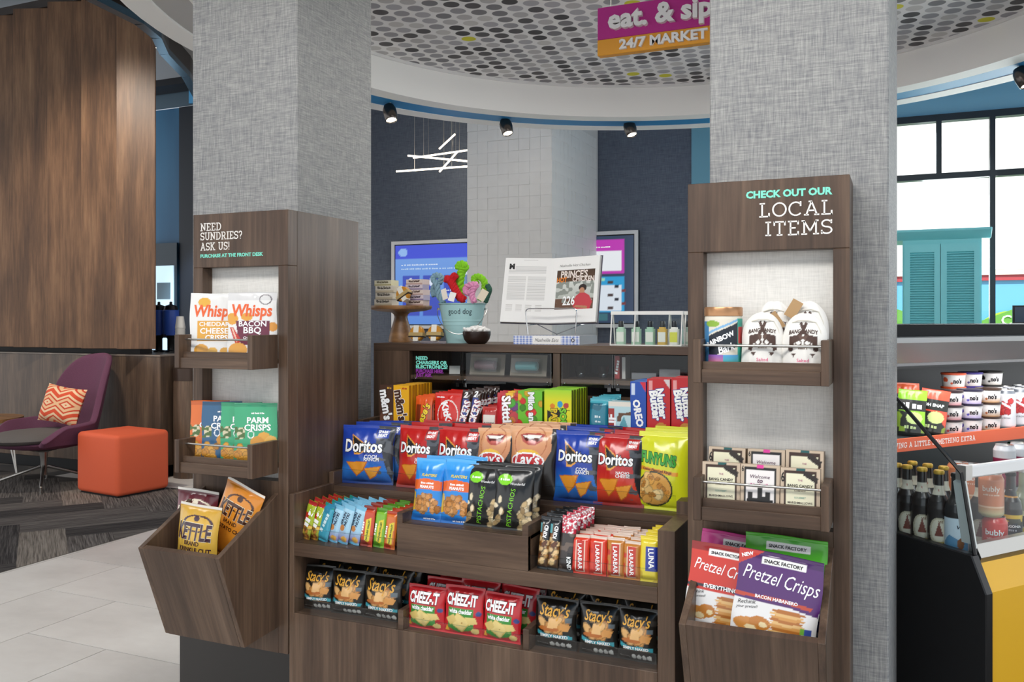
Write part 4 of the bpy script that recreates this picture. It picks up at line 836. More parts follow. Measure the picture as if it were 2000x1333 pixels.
def nv(c, d): return bar(c, [('r', -.5, .9, .5, 1, d), ('p', [(-.12, .1), (.3, .14), (.34, .72), (-.08, .66)], '#e8d02c'), ('e', -.2, .06, .4, .1, d)], [('NATURE VALLEY', .12, .41, .5, '#2f6b2a', dict(rot=85, b=.04)), ('~5', -.32, .45, .3, WT, dict(rot=85))])
NVR = nv('#c9482c', '#8a2a1c'); NVG = nv('#7fb82c', '#4f8a1c'); NVO = nv('#d8702c', '#b03a1c')
KND = bar('#5a4330', [('r', -.5, .86, .5, 1, '#14181c'), ('r', -.5, .0, .5, .06, '#14181c'), ('r', -.5, .7, -.2, .86, '#5fa8b0'), ('r', -.5, .6, -.2, .7, '#d9722c'), ('b', -.45, .1, .45, .66, 40, .17, .05, ['#c9904e', '#8a5a2c', '#e3c08a', '#6a3a1c'], 5), ('r', .0, .55, .5, .86, '#20262c')], [('KIND', .14, .72, .24, WT, dict(rot=82, b=.04))])
KNR = bar('#3a3230', [('r', -.5, .7, .5, 1, '#c22a44'), ('b', -.5, .7, .5, 1, 44, .05, .016, ['#ffffff'], 3), ('n', -.5, .0, .5, .7, '#6a5a50', .6, 12), ('r', .1, 0, .5, .35, '#17181a')], [('KIND', .24, .16, .24, WT, dict(rot=-84, b=.04))])
def lara(c, d): return bar(c, [('r', -.5, .92, .5, 1, '#d9c4b4'), ('r', -.22, .06, .3, .86, '#f2e6d0'), ('r', -.19, .07, .27, .85, d), ('n', -.5, 0, -.24, .9, d, .55, 8)], [('LARABAR', .04, .45, .66, WT, dict(rot=-87, b=.02))])
LAR = lara('#d8381f', '#c42a1c'); LAO = lara('#c07a2c', '#c23322')
LUN = bar('#e6d02c', [('r', -.16, .25, .5, .78, '#24389a'), ('n', -.5, 0, .5, .25, '#c9ac20', .55, 6)], [('LUNA', .17, .52, .44, WT, dict(rot=-87, b=.03))])
# ================================================================== GOODS ON THE SHELVES
def bk_(s): return s.replace('bag', 'bag behind the', 1).replace(' on the bottom shelf', '')
# ---- left tower
Zt1 = 1.178; Zt2 = .853
def tray_pouch(name, key, D, pl, Y, top, z0, w, t, label, sd, rz=25):
    """pl = picture column of the left edge, which stands at depth Y; the pouch is turned towards the aisle"""
    xl = wx(pl, Y); c, s = math.cos(math.radians(rz)), math.sin(math.radians(rz)); x, y = xl + w / 2 * c, Y + w / 2 * s
    good(name, label, 'pouch', key, D, w, wz(pl, top, Y) - z0, t, 'pouch', (x, y, z0), 3, rz, 0, None, sd)
tray_pouch('snack_pouch', 'whc', WHC, 370, 2.125, 573, Zt1, .152, .03, 'white snack pouch with orange script and gold cheddar panel, left of the upper tray', 2)
tray_pouch('snack_pouch', 'whb', WHB, 444, 2.148, 571, Zt1, .152, .03, 'white snack pouch with orange script and maroon bacon panel on the upper tray', 3)
tray_pouch('crisp_pouch', 'po', PO, 371, 2.138, 783, Zt2, .122, .014, 'orange crisps pouch at the left end of the lower tray', 4)
tray_pouch('crisp_pouch', 'pb', PB, 393, 2.142, 785, Zt2, .125, .014, 'dark blue crisps pouch between orange and green ones', 5)
tray_pouch('crisp_pouch', 'pg', PG, 430, 2.154, 787, Zt2, .128, .014, 'green crisps pouch half hidden behind the front green one', 6)
tray_pouch('crisp_pouch', 'pg', PG, 457, 2.150, 788, Zt2, .132, .02, 'front green crisps pouch at the right of the lower tray', 7)
def binbag(key, D, px, py, Y, w, h, t, kind, label, lean, roll, rz, seed, cat='bag', name='chip_bag'):
    """px,py = top centre of the bag in the picture; the foot is found from lean and roll"""
    top = Vector(at(px, py, Y)); R = Matrix.Rotation(math.radians(rz), 3, 'Z') @ Matrix.Rotation(math.radians(roll), 3, 'Y') @ Matrix.Rotation(math.radians(-lean), 3, 'X')
    p = top - R @ Vector((0, 0, h)); return good(name, label, cat, key, D, w, h, t, kind, p, lean, rz, roll, None, seed)
binbag('km', KM, 388, 956, 2.15, .168, .235, .05, 'pillow', 'maroon kettle chip bag behind the gold one in the bin', 6, 2, 0, 8)
binbag('ko', KO, 482, 950, 2.12, .150, .235, .045, 'pillow', 'orange kettle chip bag tilted to the right in the bin', 4, 20, 0, 9)
binbag('kg', KG, 393, 986, 2.045, .160, .225, .055, 'pillow', 'gold kettle chip bag at the front of the left bin', 4, 3, 0, 10)
# ---- right tower
binbag('zm', ZM, 1450, 1045, 2.165, .19, .235, .03, 'pouch', 'pink topped pretzel pouch at the back left of the right bin', 4, 4, 0, 11, 'pouch', 'pretzel_pouch')
binbag('zg', ZG, 1535, 1048, 2.145, .185, .235, .03, 'pouch', 'green topped pretzel pouch at the back right of the right bin', 4, 2, 0, 12, 'pouch', 'pretzel_pouch')
binbag('zr', ZR, 1418, 1067, 2.07, .155, .22, .035, 'pouch', 'red pretzel pouch at the front left of the right bin', 8, 5, 0, 13, 'pouch', 'pretzel_pouch')
binbag('zp', ZP, 1528, 1084, 2.03, .182, .225, .04, 'pouch', 'purple pretzel pouch at the front of the right bin', 8, 6, 0, 14, 'pouch', 'pretzel_pouch')
# marshmallow boxes in two rows
def mallow(kind, k):
    S = [('r', -.42, .03, .42, .95, '#3a241a' if kind != 'w' else '#1d1a1a'), ('r', -.36, .07, .36, .89, '#e9e4c6' if kind != 'w' else '#efe9e6')]
    if kind == 'w':
        S += [('r', -.34, .08, .34, .24, '#1d1a1a'), ('p', [(-.3, .2), (-.3, .4), (-.18, .4), (-.18, .26), (-.05, .26), (-.05, .5), (.06, .5), (.06, .3), (.14, .3), (.14, .42), (.27, .42), (.27, .2)], '#1d1a1a'), ('r', -.08, .93, .1, 1, '#e0399a')]
        T = [('Welcome', 0, .74, .5, '#5a2a4a', dict(sh=.25, b=0)), ('to', 0, .645, .14, '#5a2a4a', dict(sh=.25)), ('Nashville', 0, .55, .52, '#c23a86', dict(sh=.25, b=0)), ('6', -.45, .9, .06, '#2a201a', dict(hs=1.6))]
    else:
        S += [('r', -.1, .95, .14, 1, '#1f5a5a'), ('p', [(.1, .97), (.46, .8), (.42, .68), (.06, .86)], '#2a201c')]
        T = [('THE', 0, .74, .12, '#b0708a', dict(b=.01)), ('BANG CANDY', 0, .62, .64, '#2a1f1a', dict(b=.02)), ('COMPANY', 0, .51, .3, '#6a5a4a', dict(b=.01)), ('GOURMET', 0, .36, .3, '#8ab0a0', dict(b=.01)), ('MARSHMALLOWS', 0, .25, .62, '#3a2f2a', dict(b=.01)), ('NASHVILLE, TN', 0, .15, .36, '#8ab0a0', dict(b=0))]
        if k: T.append(('6', -.44, .8, .09, '#14100e', dict(hs=1.8, b=.02)))
    return dict(base='#c9b49c', side='#b39e86', S=S, T=T, opt=dict(m='card'))
for i, (kind, k, pl, pr, top, Y, rz, lab) in enumerate((('b', 1, 1385, 1457, 875, 2.20, -4, 'boxed marshmallows with teal ribbon, back row left'), ('w', 0, 1461, 1533, 879, 2.20, 2, 'boxed marshmallows with pink ribbon and skyline print, back row middle'), ('b', 0, 1535, 1609, 881, 2.20, -2, 'boxed marshmallows with teal ribbon, back row right'),
        ('b', 0, 1373, 1446, 904, 2.135, 3, 'boxed marshmallows with cream label, front row left'), ('w', 0, 1448, 1524, 909, 2.13, -2, 'boxed marshmallows with pink ribbon and skyline print, front row middle'), ('b', 1, 1525, 1602, 916, 2.125, 1, 'boxed marshmallows with dark corner tag, front row right'))):
    row('marshmallow_box', 'box', 'mal%s%d' % (kind, k), mallow(kind, k), pl, pr, top, Y, .866 if i < 3 else .852, .035, 'box', lab, lean=6, rz=rz)
# jar of bark
rj = (wx(1450, 2.15) - wx(1377, 2.15)) / 2; hj = wz(1413, 618, 2.15) - Zt1
RBK = dict(base='#e3dccb', S=[('p', [(-.26, .14), (.15, .46), (.15, .9), (-.26, .52)], '#16202c'), ('p', [(-.26, .55), (.15, .93), (.15, .97), (-.26, .6)], '#7fb4dc'), ('r', .13, .0, .5, .95, '#2fa08c'), ('r', .14, .5, .5, .8, '#c23a3a'), ('r', -.5, .0, -.13, .9, '#3f7fb0'), ('g', .05, .3, '#e8862c', '#8a5fc0', -.14, .0), ('g', .05, .3, '#3fb06a', '#4f9fd8', .0, .14), ('r', -.08, .06, .13, .16, '#1d2430'), ('e', -.1, .86, .07, .06, '#8ab03a')],
    T=[('RAINBOW', -.03, .585, .27, WT, dict(rot=24, b=.045, rel=1)), ('Bark', .03, .42, .15, WT, dict(rot=18, sh=.2, b=.03, rel=1, hs=1.2))], opt=dict(prof=[(0, rj * .97), (.006, rj), (hj - .006, rj), (hj, rj * .97)], m='card'))
jar = good('candy_jar', 'round jar of rainbow bark with a copper lid on the upper right tray', 'jar', 'rbk', RBK, 2 * math.pi * rj, hj, 0, 'round', (wx(1413, 2.15), 2.15, Zt1), 0, 9)
MB().lathe([(rj * .97, hj), (rj * 1.02, hj + .001), (rj * 1.02, hj + .019), (rj * .98, hj + .022), (.001, hj + .022)], n=32).build('lid', mat('copper_lid', '#b98a62', .3, .6), jar, world=False, smooth=True)
# drawstring bags
def sack(px, top, Y, w, h, label, seed, rz=0):
    x = wx(px, Y); h = wz(px, top, Y) - Zt1; D = dict(base='#e9e6e0', S=[('p', [(-.12, .83), (-.05, .85), (.12, .62), (.05, .58)], '#4a342c'), ('p', [(.12, .83), (.05, .85), (-.12, .62), (-.05, .58)], '#4a342c'), ('e', -.1, .575, .1, .05, '#5d463c'), ('e', .1, .575, .1, .05, '#5d463c'),
        ('p', [(-.3, .6), (-.12, .63), (-.06, .54), (-.2, .48), (-.24, .34), (-.33, .36)], '#4a342c'), ('p', [(.3, .6), (.12, .63), (.06, .54), (.2, .48), (.24, .34), (.33, .36)], '#4a342c'), ('o', -.1, .49, .07, .045, .22, '#4a342c'), ('o', .1, .49, .07, .045, .22, '#4a342c'), ('p', [(-.27, .32), (-.15, .32), (-.21, .25)], '#4a342c'), ('p', [(.27, .32), (.15, .32), (.21, .25)], '#4a342c')],
        T=[('BANG CANDY', .0, .69, .66, '#4a342c', dict(b=.03, arc=-.06, hs=1.3)), ('~6', 0, .40, .2, '#8a7a70', dict(b=0)), ('Salted', 0, .2, .26, '#e05a8a', dict(b=0)), ('Caramel', 0, .13, .3, '#e05a8a', dict(b=0))], opt=dict(m='paper', crimp=.02, wr=1.8))
    o = good('drawstring_bag', label, 'bag', 'sack%d' % seed, D, w, h, .055, 'sack', (x, Y, Zt1), 3, rz, 0, None, seed)
    MB().tube([(-w * .26, -.012, h * .84), (-w * .1, -.019, h * .87), (w * .1, -.019, h * .87), (w * .26, -.012, h * .84), (w * .36, -.012, h * .7), (w * .40, -.012, h * .52)], .0015, 6).build('drawstring', mat('cotton_cord', '#d9d4c8', .8), o, world=False, smooth=True)
sack(1512, 588, 2.195, .095, .135, 'white drawstring candy bag at the back beside the jar', 21); sack(1578, 588, 2.195, .095, .135, 'white drawstring candy bag at the back right corner', 22)
sack(1490, 610, 2.135, .098, .118, 'white drawstring candy bag in front, next to the jar', 23, 4); sack(1571, 612, 2.13, .1, .118, 'white drawstring candy bag in front, by the tray end', 24, -3)
KR = mat('kraft_card', '#b08d62', .7)
for (px, py, rz, lab) in ((1515, 628, -35, 'kraft paper tag between the two front candy bags'), (1550, 604, 30, 'kraft paper tag leaning between the two back candy bags')):
    x, y, z = at(px, py, 2.178); o = MB().box(-.013, .013, -.0006, .0006, -.022, .022).build('paper_tag', KR, org=None); o.location = (x, y, z); o.rotation_euler = (-.1, math.radians(rz), 0); tag(o, lab, 'tag')
# ---- centre: bottom shelf
ZB0 = .4005
for pl, pr, top, lab, sd, rz in ((594, 650, 1106, 'black pita chip bag, leftmost on the bottom shelf', 31, 8), (648, 712, 1115, 'black pita chip bag, second from the left end', 32, 4), (709, 784, 1124, 'black pita chip bag left of the red cracker bags', 33, 0)):
    row('pita_chip_bag', 'bag', 'sta', STA, pl, pr, top, 2.252, ZB0, .05, 'pillow', lab, lean=6, rz=rz, seed=sd, deep=2, dy=.07, dz=.004, back_label=bk_(lab))
for pl, pr, top, lab, sd, rz in ((1043, 1126, 1170, 'black pita chip bag right of the red cracker bags', 34, 0), (1131, 1207, 1180, 'black pita chip bag, second from the right end', 35, 2), (1205, 1283, 1190, 'black pita chip bag, rightmost on the bottom shelf', 36, -2)):
    row('pita_chip_bag', 'bag', 'sta', STA, pl, pr, top, 2.248, ZB0, .05, 'pillow', lab, lean=6, rz=rz, seed=sd, deep=2, dy=.07, dz=.006, back_label=bk_(lab))
for pl, pr, top, lab, sd, rz in ((794, 868, 1146, 'red cracker bag, left of the three in front', 37, 0), (866, 943, 1148, 'red cracker bag in the middle of the three', 38, 1), (940, 1018, 1162, 'red cracker bag, right of the three in front', 39, -3)):
    row('cracker_bag', 'bag', 'chz', CHZ, pl, pr, top, 2.236, ZB0, .045, 'pillow', lab, lean=7, rz=rz, seed=sd, deep=2, dy=.065, dz=.003, dx=.02, back_label=bk_(lab))
# ---- centre: bar shelf, left
ZB1 = .6185
bl = [('trl', TRL, 586, 606, 978, 'green trail mix bar at the left end', 'green trail mix bar behind the first'), ('trl', TRL, 603, 622, 982, 'green trail mix bar, second from the left end', 'green trail mix bar in the rear row'), ('tea', TEA, 618, 641, 983, 'teal crunch bar beside the trail mix bars', 'teal crunch bar in the rear row'),
    ('ngr', NGR, 636, 660, 986, 'pale blue cereal bar, left of the three', 'pale blue cereal bar behind the left one'), ('ngr', NGR, 655, 680, 986, 'pale blue cereal bar, middle of the three', 'pale blue cereal bar behind the middle one'), ('ngr', NGR, 676, 702, 987, 'pale blue cereal bar, right of the three', 'pale blue cereal bar behind the right one'),
    ('nvr', NVR, 703, 727, 990, 'rust red oat bar beside the pale blue bars', 'rust red oat bar in the rear row'), ('nvg', NVG, 728, 750, 994, 'lime green oat bar between red and orange ones', 'lime green oat bar in the rear row'), ('nvo', NVO, 749, 771, 1000, 'orange oat bar next to the peanut box', 'orange oat bar in the rear row')]
for i, (k, D, pl, pr, top, lab, bk) in enumerate(bl):
    row('snack_bar', 'bar', k, D, pl, pr, top, 2.24 + .004 * (i % 2), ZB1, .016, 'bar', lab, lean=9, rz=(-14 if i < 6 else -4), roll=(9 if i < 6 else 1), seed=41 + i, deep=4, dy=.026, dz=.001, dx=.004, back_label=bk)
# ---- centre: bar shelf, right
br = [('knd', KND, 1049, 1069, 1010, 'nut bar with clear front, leftmost of the right compartment', 'nut bar behind the clear fronted pair'), ('knd', KND, 1068, 1089, 1012, 'nut bar with clear front, second in the right compartment', 'nut bar in the rear of the clear fronted pair'), ('knr', KNR, 1090, 1119, 1010, 'dark nut bar with red dotted top', 'dark nut bar with red dotted top in the rear row'),
    ('lar', LAR, 1115, 1150, 1046, 'red fruit bar, left of the two in front', 'red fruit bar behind the left front one'), ('lar', LAR, 1150, 1184, 1049, 'red fruit bar, right of the two in front', 'red fruit bar behind the right front one'), ('lao', LAO, 1184, 1219, 1052, 'caramel brown fruit bar, left of two', 'caramel brown fruit bar behind the left one'), ('lao', LAO, 1216, 1250, 1059, 'caramel brown fruit bar, right of two', 'caramel brown fruit bar behind the right one'), ('lun', LUN, 1249, 1284, 1050, 'yellow bar with blue panel at the right end', 'yellow bar behind the blue panelled one')]
for i, (k, D, pl, pr, top, lab, bk) in enumerate(br):
    row('snack_bar', 'bar', k, D, pl, pr, top, 2.232, ZB1, .018, 'bar', lab, lean=8, rz=-3, roll=-1 if i > 2 else 2, seed=61 + i, deep=4, dy=.03, dz=.001, dx=.003, back_label=bk)
# ---- centre: raised box of nuts
ZB2 = .7125
row('peanut_bag', 'bag', 'pea', PEA, 803, 861, 897, 2.245, ZB2, .045, 'pillow', 'blue peanut bag, left of the pair', lean=10, rz=-2, seed=71, deep=1, dy=.06, back_label='blue peanut bag behind the left one')
row('peanut_bag', 'bag', 'pea', PEA, 858, 921, 899, 2.245, ZB2, .045, 'pillow', 'blue peanut bag, right of the pair', lean=10, rz=0, seed=72, deep=1, dy=.06, back_label='blue peanut bag behind the right one')
row('pistachio_bag', 'bag', 'pis', PIS, 906, 978, 911, 2.245, ZB2, .045, 'pillow', 'black pistachio bag next to the peanuts', lean=10, rz=2, seed=73, deep=1, dy=.06, back_label='black pistachio bag behind the left one')
row('pistachio_bag', 'bag', 'pis', PIS, 962, 1038, 915, 2.242, ZB2, .045, 'pillow', 'black pistachio bag by the right divider', lean=10, rz=6, seed=74, deep=1, dy=.06, back_label='black pistachio bag behind the right one')
# ---- centre: chip shelf
ZB3 = .7575
cl = [('db', DB, 668, 764, 832, 'blue tortilla chip bag at the left end of the chip shelf', 'blue tortilla chip bag behind the leftmost one', 8), ('dr', DR, 774, 858, 833, 'red tortilla chip bag, left of the pair above the peanuts', 'red tortilla chip bag behind the left red one', 0), ('dr', DR, 848, 940, 836, 'red tortilla chip bag, right of the pair above the peanuts', 'red tortilla chip bag behind the second red one', 0),
    ('lay', LAY, 928, 1004, 838, 'potato chip bag with a smile, left of the pair', 'smiling potato chip bag behind the left one', 2), ('lay', LAY, 992, 1086, 836, 'potato chip bag with a broad laughing mouth, right of the pair', 'smiling potato chip bag behind the right one', 2), ('db', DB, 1080, 1176, 843, 'blue tortilla chip bag on the right half of the chip shelf', 'blue tortilla chip bag behind the right hand blue one', 0), ('dr', DR, 1157, 1256, 850, 'red tortilla chip bag beside the yellow onion ring bag', 'red tortilla chip bag behind the right hand red one', 0), ('fun', FUN, 1243, 1346, 846, 'yellow onion ring bag at the right end of the chip shelf', 'yellow onion ring bag behind the front yellow one', -2)]
for i, (k, D, pl, pr, top, lab, bk, rz) in enumerate(cl):
    row('chip_bag', 'bag', k, D, pl, pr, top, 2.462, ZB3, .06, 'pillow', lab, lean=7, rz=rz, seed=81 + i, deep=2, dy=.055, dz=.003, dx=.012, back_label=bk)
# ---- centre: candy shelf
ZB4 = .9005
def cand(name, cat, k, D, pl, pr, top, t, kind, lab, deep=0, dy=.02, bk=None, lean=0, rz=0, Y=2.64, roll=0):
    row(name, cat, k, D, pl, pr, top, Y, ZB4, t, kind, lab, lean=lean, rz=rz, roll=roll, deep=deep, dy=dy, back_label=bk, jit=.25 if kind == 'box' else 1, seed=5)
cand('candy_box', 'box', 'mmb', MMB, 744, 771, 752, .0165, 'box', 'dark brown candy box at the left end', 6, .021, 'dark brown candy box in the row behind the first')
cand('candy_box', 'box', 'mmy', MMY, 771, 801, 753, .0165, 'box', 'yellow candy box at the front of its row', 7, .021, 'yellow candy box in the row behind the first')
cand('candy_bag', 'bag', 'ree', REE, 809, 842, 775, .016, 'pillow', 'orange candy bag beside the yellow boxes', 5, .024, 'orange candy bag in the row behind the first', 6)
cand('candy_bag', 'bag', 'kit', KIT, 846, 898, 768, .016, 'pillow', 'red wafer candy bag with white oval', 4, .028, 'red wafer candy bag in the row behind the first', 6)
cand('candy_bar', 'bar', 'sni', SNI, 892, 910, 762, .02, 'bar', 'brown and blue candy bar, left of the front pair', 3, .03, 'brown and blue candy bar behind the left one', 7, 0, 2.635, 5)
cand('candy_bar', 'bar', 'sni', SNI, 911, 930, 760, .02, 'bar', 'brown and blue candy bar, right of the front pair', 5, .027, 'brown and blue candy bar behind the right one', 7, 0, 2.635, 5)
cand('mint_packet', 'packet', 'alt', ALT, 940, 969, 795, .016, 'bar', 'small red mint packet with pale label', 3, .03, 'small red mint packet in the rear row', 6)
cand('candy_bag', 'bag', 'ski', SKI, 968, 1014, 768, .018, 'pillow', 'red fruit candy bag with rainbow fruit', 4, .03, 'red fruit candy bag in the row behind the first', 5)
cand('candy_box', 'box', 'mik', MIK, 1014, 1061, 764, .02, 'box', 'green fruit candy box at the front of its row', 4, .024, 'green fruit candy box in the row behind the first')
cand('candy_box', 'box', 'sou', SOU, 1065, 1118, 762, .018, 'box', 'lime yellow sour candy box at the front of its row', 6, .023, 'lime yellow sour candy box in the row behind the first')
cand('energy_bar', 'bar', 'clt', CLT, 1150, 1186, 779, .022, 'bar', 'teal wrapped energy bar', 5, .026, 'teal wrapped energy bar in the rear row', 6)
cand('bar_carton', 'box', 'clb', CLB, 1193, 1236, 784, .05, 'box', 'pale blue carton of energy bars', 0)
cand('cookie_box', 'box', 'ore', ORE, 1236, 1267, 745, .05, 'box', 'blue cookie box beside the red ones', 2, .055, 'blue cookie box behind the front one', rz=-3)
cand('cookie_box', 'box', 'nut', NUT, 1268, 1313, 740, .045, 'box', 'red peanut cookie box, left of two', 1, .055, 'red peanut cookie box behind the left one', rz=-3)
cand('cookie_box', 'box', 'nut', NUT, 1315, 1362, 738, .045, 'box', 'red peanut cookie box half hidden by the right tower', 1, .055, 'red peanut cookie box behind the right one', rz=-3)
# ================================================================== ON THE COUNTER
def put(px, Y): return (wx(px, Y), Y, KT)
sx, sy, _ = put(783, 2.985)
cs = thing('cake_stand', 'turned wooden pedestal cake stand at the left end of the counter', 'cake stand', (sx, sy, KT))
MB().lathe([(.048, 0), (.049, .006), (.046, .022), (.039, .05), (.030, .078), (.0255, .098), (.028, .108), (.04, .118), (.001, .121)], n=40).build('pedestal', WB, cs, world=False, smooth=True)
MB().lathe([(.04, .116), (.09, .121), (.118, .128), (.122, .135), (.121, .142), (.001, .142)], n=48).build('plate', WB, cs, world=False, smooth=True)
def soapbox(c, band, ink):
    return dict(base=c, side=band, top=c, S=[('r', -.5, .0, .5, .28, band), ('n', -.4, .42, .35, .9, ink, .52, 26)], T=[('~9', 0, .64, .62, ink, dict(b=.0, hs=.9))], opt=dict(m='card'))
SB = [('cream', soapbox('#ded7bd', '#b5ab7c', '#6a624a')), ('ivory', soapbox('#e2dacb', '#cbbda2', '#4a443c')), ('lilac', soapbox('#cfc3cc', '#8f7f9e', '#4a3f52')), ('blush', soapbox('#d9c9c0', '#b89a92', '#5a4640'))]
pz = KT + .1425
lay = [(755, 3.0, 0, .026, 'ivory', 'bottom ivory soap box of the left stack'), (757, 2.995, 1, .026, 'ivory', 'second ivory soap box of the left stack'), (757, 2.99, 2, .026, 'ivory', 'third ivory soap box of the left stack'), (755, 3.01, 3, .022, 'cream', 'top cream soap box of the left stack'),
       (816, 3.0, 0, .020, 'blush', 'bottom blush soap box of the right stack'), (817, 2.998, 1, .020, 'lilac', 'second lilac soap box of the right stack'), (817, 3.0, 2, .020, 'blush', 'third blush soap box of the right stack'), (815, 3.0, 3, .020, 'lilac', 'fourth lilac soap box of the right stack'), (816, 3.005, 4, .02, 'blush', 'top blush soap box of the right stack')]
zz = {}
for (px, Y, k, h, c, lab) in lay:
    s = 'l' if px < 790 else 'r'; z = zz.get(s, pz)
    good('soap_box', lab, 'box', 'sb' + c, dict(SB)[c], .082 if s == 'l' else .076, h, .05, 'box', (wx(px, Y), Y, z + .0002), 0, random.uniform(-5, 5)); zz[s] = z + h + .0004
def soap(label, px, py, Y, roll):
    x, y, z = at(px, py, Y); r = .0295
    o = thing('soap_disc', label, 'soap', (x, y, z), (math.radians(-8), math.radians(roll), 0))
    prof = [(.001, -.011), (r * .9, -.011), (r, -.007), (r, .007), (r * .9, .011), (.001, .011)]
    def rot(m): m.V = [(p[0], -p[2], p[1]) for p in m.V]; return m
    rot(MB().lathe(prof, n=32)).build('bar', mat('amber_soap', '#c98a2e', .35), o, world=False, smooth=True)
    MB().box(-.011, .011, -.0125, .0125, -r - .0008, r + .0008).build('paper_band', mat('band_paper', '#e9e4d8', .7), o, world=False)
    MB().box(-r - .0008, r + .0008, -.0132, .0132, -.010, .003).build('kraft_band', mat('band_kraft', '#b59a64', .7), o, world=False)
    MB().box(-r - .001, r + .001, -.0136, .0136, -.0145, -.010).build('dark_band', mat('band_dark', '#2e2218', .6), o, world=False)
soap('amber soap disc tilted against the boxes on the cake stand', 788, 575, 2.93, -32)
soap('amber soap disc on the counter, left of two', 815, 652, 2.90, 0); soap('amber soap disc on the counter, right of two by the bucket', 850, 651, 2.895, 0)
# bucket with rope toys
bx, by, _ = put(903, 2.97); rb, rt, hb = .060, .0885, .147
BK = dict(base='#a5cccd', S=[], T=[('good dog', 0, .785, .175, '#25343c', dict(b=.0, hs=1.15, rel=1))], opt=dict(prof=[(0, rb), (hb * .45, rb + (rt - rb) * .45), (hb * .46, rb + (rt - rb) * .46 + .0012), (hb * .49, rb + (rt - rb) * .49), (hb * .55, rb + (rt - rb) * .55), (hb * .56, rb + (rt - rb) * .56 + .0012), (hb * .59, rb + (rt - rb) * .59), (hb, rt)], m='card'))
bu = good('metal_bucket', 'pale blue metal bucket lettered good dog holding rope toys', 'bucket', 'bucket', BK, 2 * math.pi * rt, hb, 0, 'round', (bx, by, KT), 0, 20)
MB().tube([((rt + .001) * math.cos(a * .1963), (rt + .001) * math.sin(a * .1963), hb) for a in range(32)], .0025, 8, closed=True).build('rim', mat('bucket_rim', '#9fc4c6', .3, .3), bu, world=False, smooth=True)
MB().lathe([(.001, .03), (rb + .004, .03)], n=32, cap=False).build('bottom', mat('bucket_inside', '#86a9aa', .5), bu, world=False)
MB().tube([((rt + .006) * math.cos(t), -(rt * .55) * abs(math.sin(t)) - .052 * abs(math.sin(t)), .128 - .094 * abs(math.sin(t)) ** 1.3) for t in [math.pi * k / 24 for k in range(25)]], .0014, 6).build('handle', METAL, bu, world=False, smooth=True)
for s in (-1, 1): MB().lathe([(.006, -.004), (.006, .004)], n=12).build('ear', METAL, bu, world=False).location = (s * (rt + .001), 0, .128)
def braid(m, path, R, st=3, turns=6, rs=None, n=7):
    P = [Vector(p) for p in path]; seg = 12 * (len(P) - 1)
    def pt(t):
        u = t * (len(P) - 1); i = min(int(u), len(P) - 2); f = u - i
        p0, p1, p2, p3 = P[max(i - 1, 0)], P[i], P[i + 1], P[min(i + 2, len(P) - 1)]
        return .5 * ((2 * p1) + (p2 - p0) * f + (2 * p0 - 5 * p1 + 4 * p2 - p3) * f * f + (3 * p1 - p0 - 3 * p2 + p3) * f ** 3)
    for s in range(st):
        pts = []
        for k in range(seg + 1):
            t = k / seg; c = pt(t); d = (pt(min(t + .01, 1)) - pt(max(t - .01, 0))).normalized(); a = d.orthogonal().normalized() if k == 0 else (a - d * a.dot(d)).normalized(); b = d.cross(a)
            q = 2 * math.pi * (turns * t + s / st); pts.append(c + (a * math.cos(q) + b * math.sin(q)) * R * .62)
        m.tube(pts, rs or R * .62, n)
    return m
def toy(label, col, paths, R, cat='dog toy'):
    o = thing('rope_toy', label, cat, (bx, by, KT))
    for k, p in enumerate(paths): braid(MB(), p, R, 3, 4).build('rope', mat('yarn_' + col, col, .9, noise=.12, nscale=160, bump=.4), o, world=False, smooth=True)
    return o
def bl_(px, py, dy=0.): x, y, z = at(px, py, by + dy); return (x - bx, dy, z - KT)
toy('slate blue knotted rope toy at the left of the bucket', '#7f9fae', [[bl_(866, 592, -.03), bl_(856, 575, -.03), bl_(853, 556, -.03), bl_(846, 545, -.02), bl_(852, 538, -.02), bl_(862, 542, -.02), bl_(858, 553, -.02)], [bl_(848, 578, .0), bl_(846, 565, 0), bl_(852, 555, 0)]], .010)
toy('red braided rope toy in the middle of the bucket', '#c4141f', [[bl_(906, 586, -.045), bl_(896, 578, -.045), bl_(888, 564, -.045), bl_(880, 549, -.045), bl_(872, 545, -.045)], [bl_(882, 556, -.04), bl_(884, 545, -.04), bl_(889, 538, -.04)]], .013)
toy('tall lime green braided rope toy', '#7fc41f', [[bl_(900, 585, -.01), bl_(898, 566, -.01), bl_(899, 545, -.01), bl_(902, 530, -.01), bl_(908, 521, -.01), bl_(900, 517, -.01), bl_(895, 524, -.01)]], .014)
toy('lime green looped rope toy behind the pink one', '#86c926', [[bl_(938, 586, .03), bl_(946, 566, .03), bl_(946, 550, .03), bl_(936, 541, .03), bl_(926, 544, .03), bl_(930, 554, .03)]], .011)
toy('pink knotted rope toy at the right of the bucket', '#d98fb4', [[bl_(926, 590, -.055), bl_(922, 578, -.055), bl_(924, 566, -.055), bl_(930, 557, -.055), bl_(922, 556, -.055), bl_(911, 561, -.05), bl_(910, 570, -.05), bl_(918, 573, -.055)]], .010)
toy('dark green rope toy at the right rim of the bucket', '#2f5a4a', [[bl_(948, 590, .0), bl_(953, 576, 0), bl_(956, 566, 0), bl_(952, 558, 0)]], .009)
TC = mat('tag_card', '#ece5dc', .7)
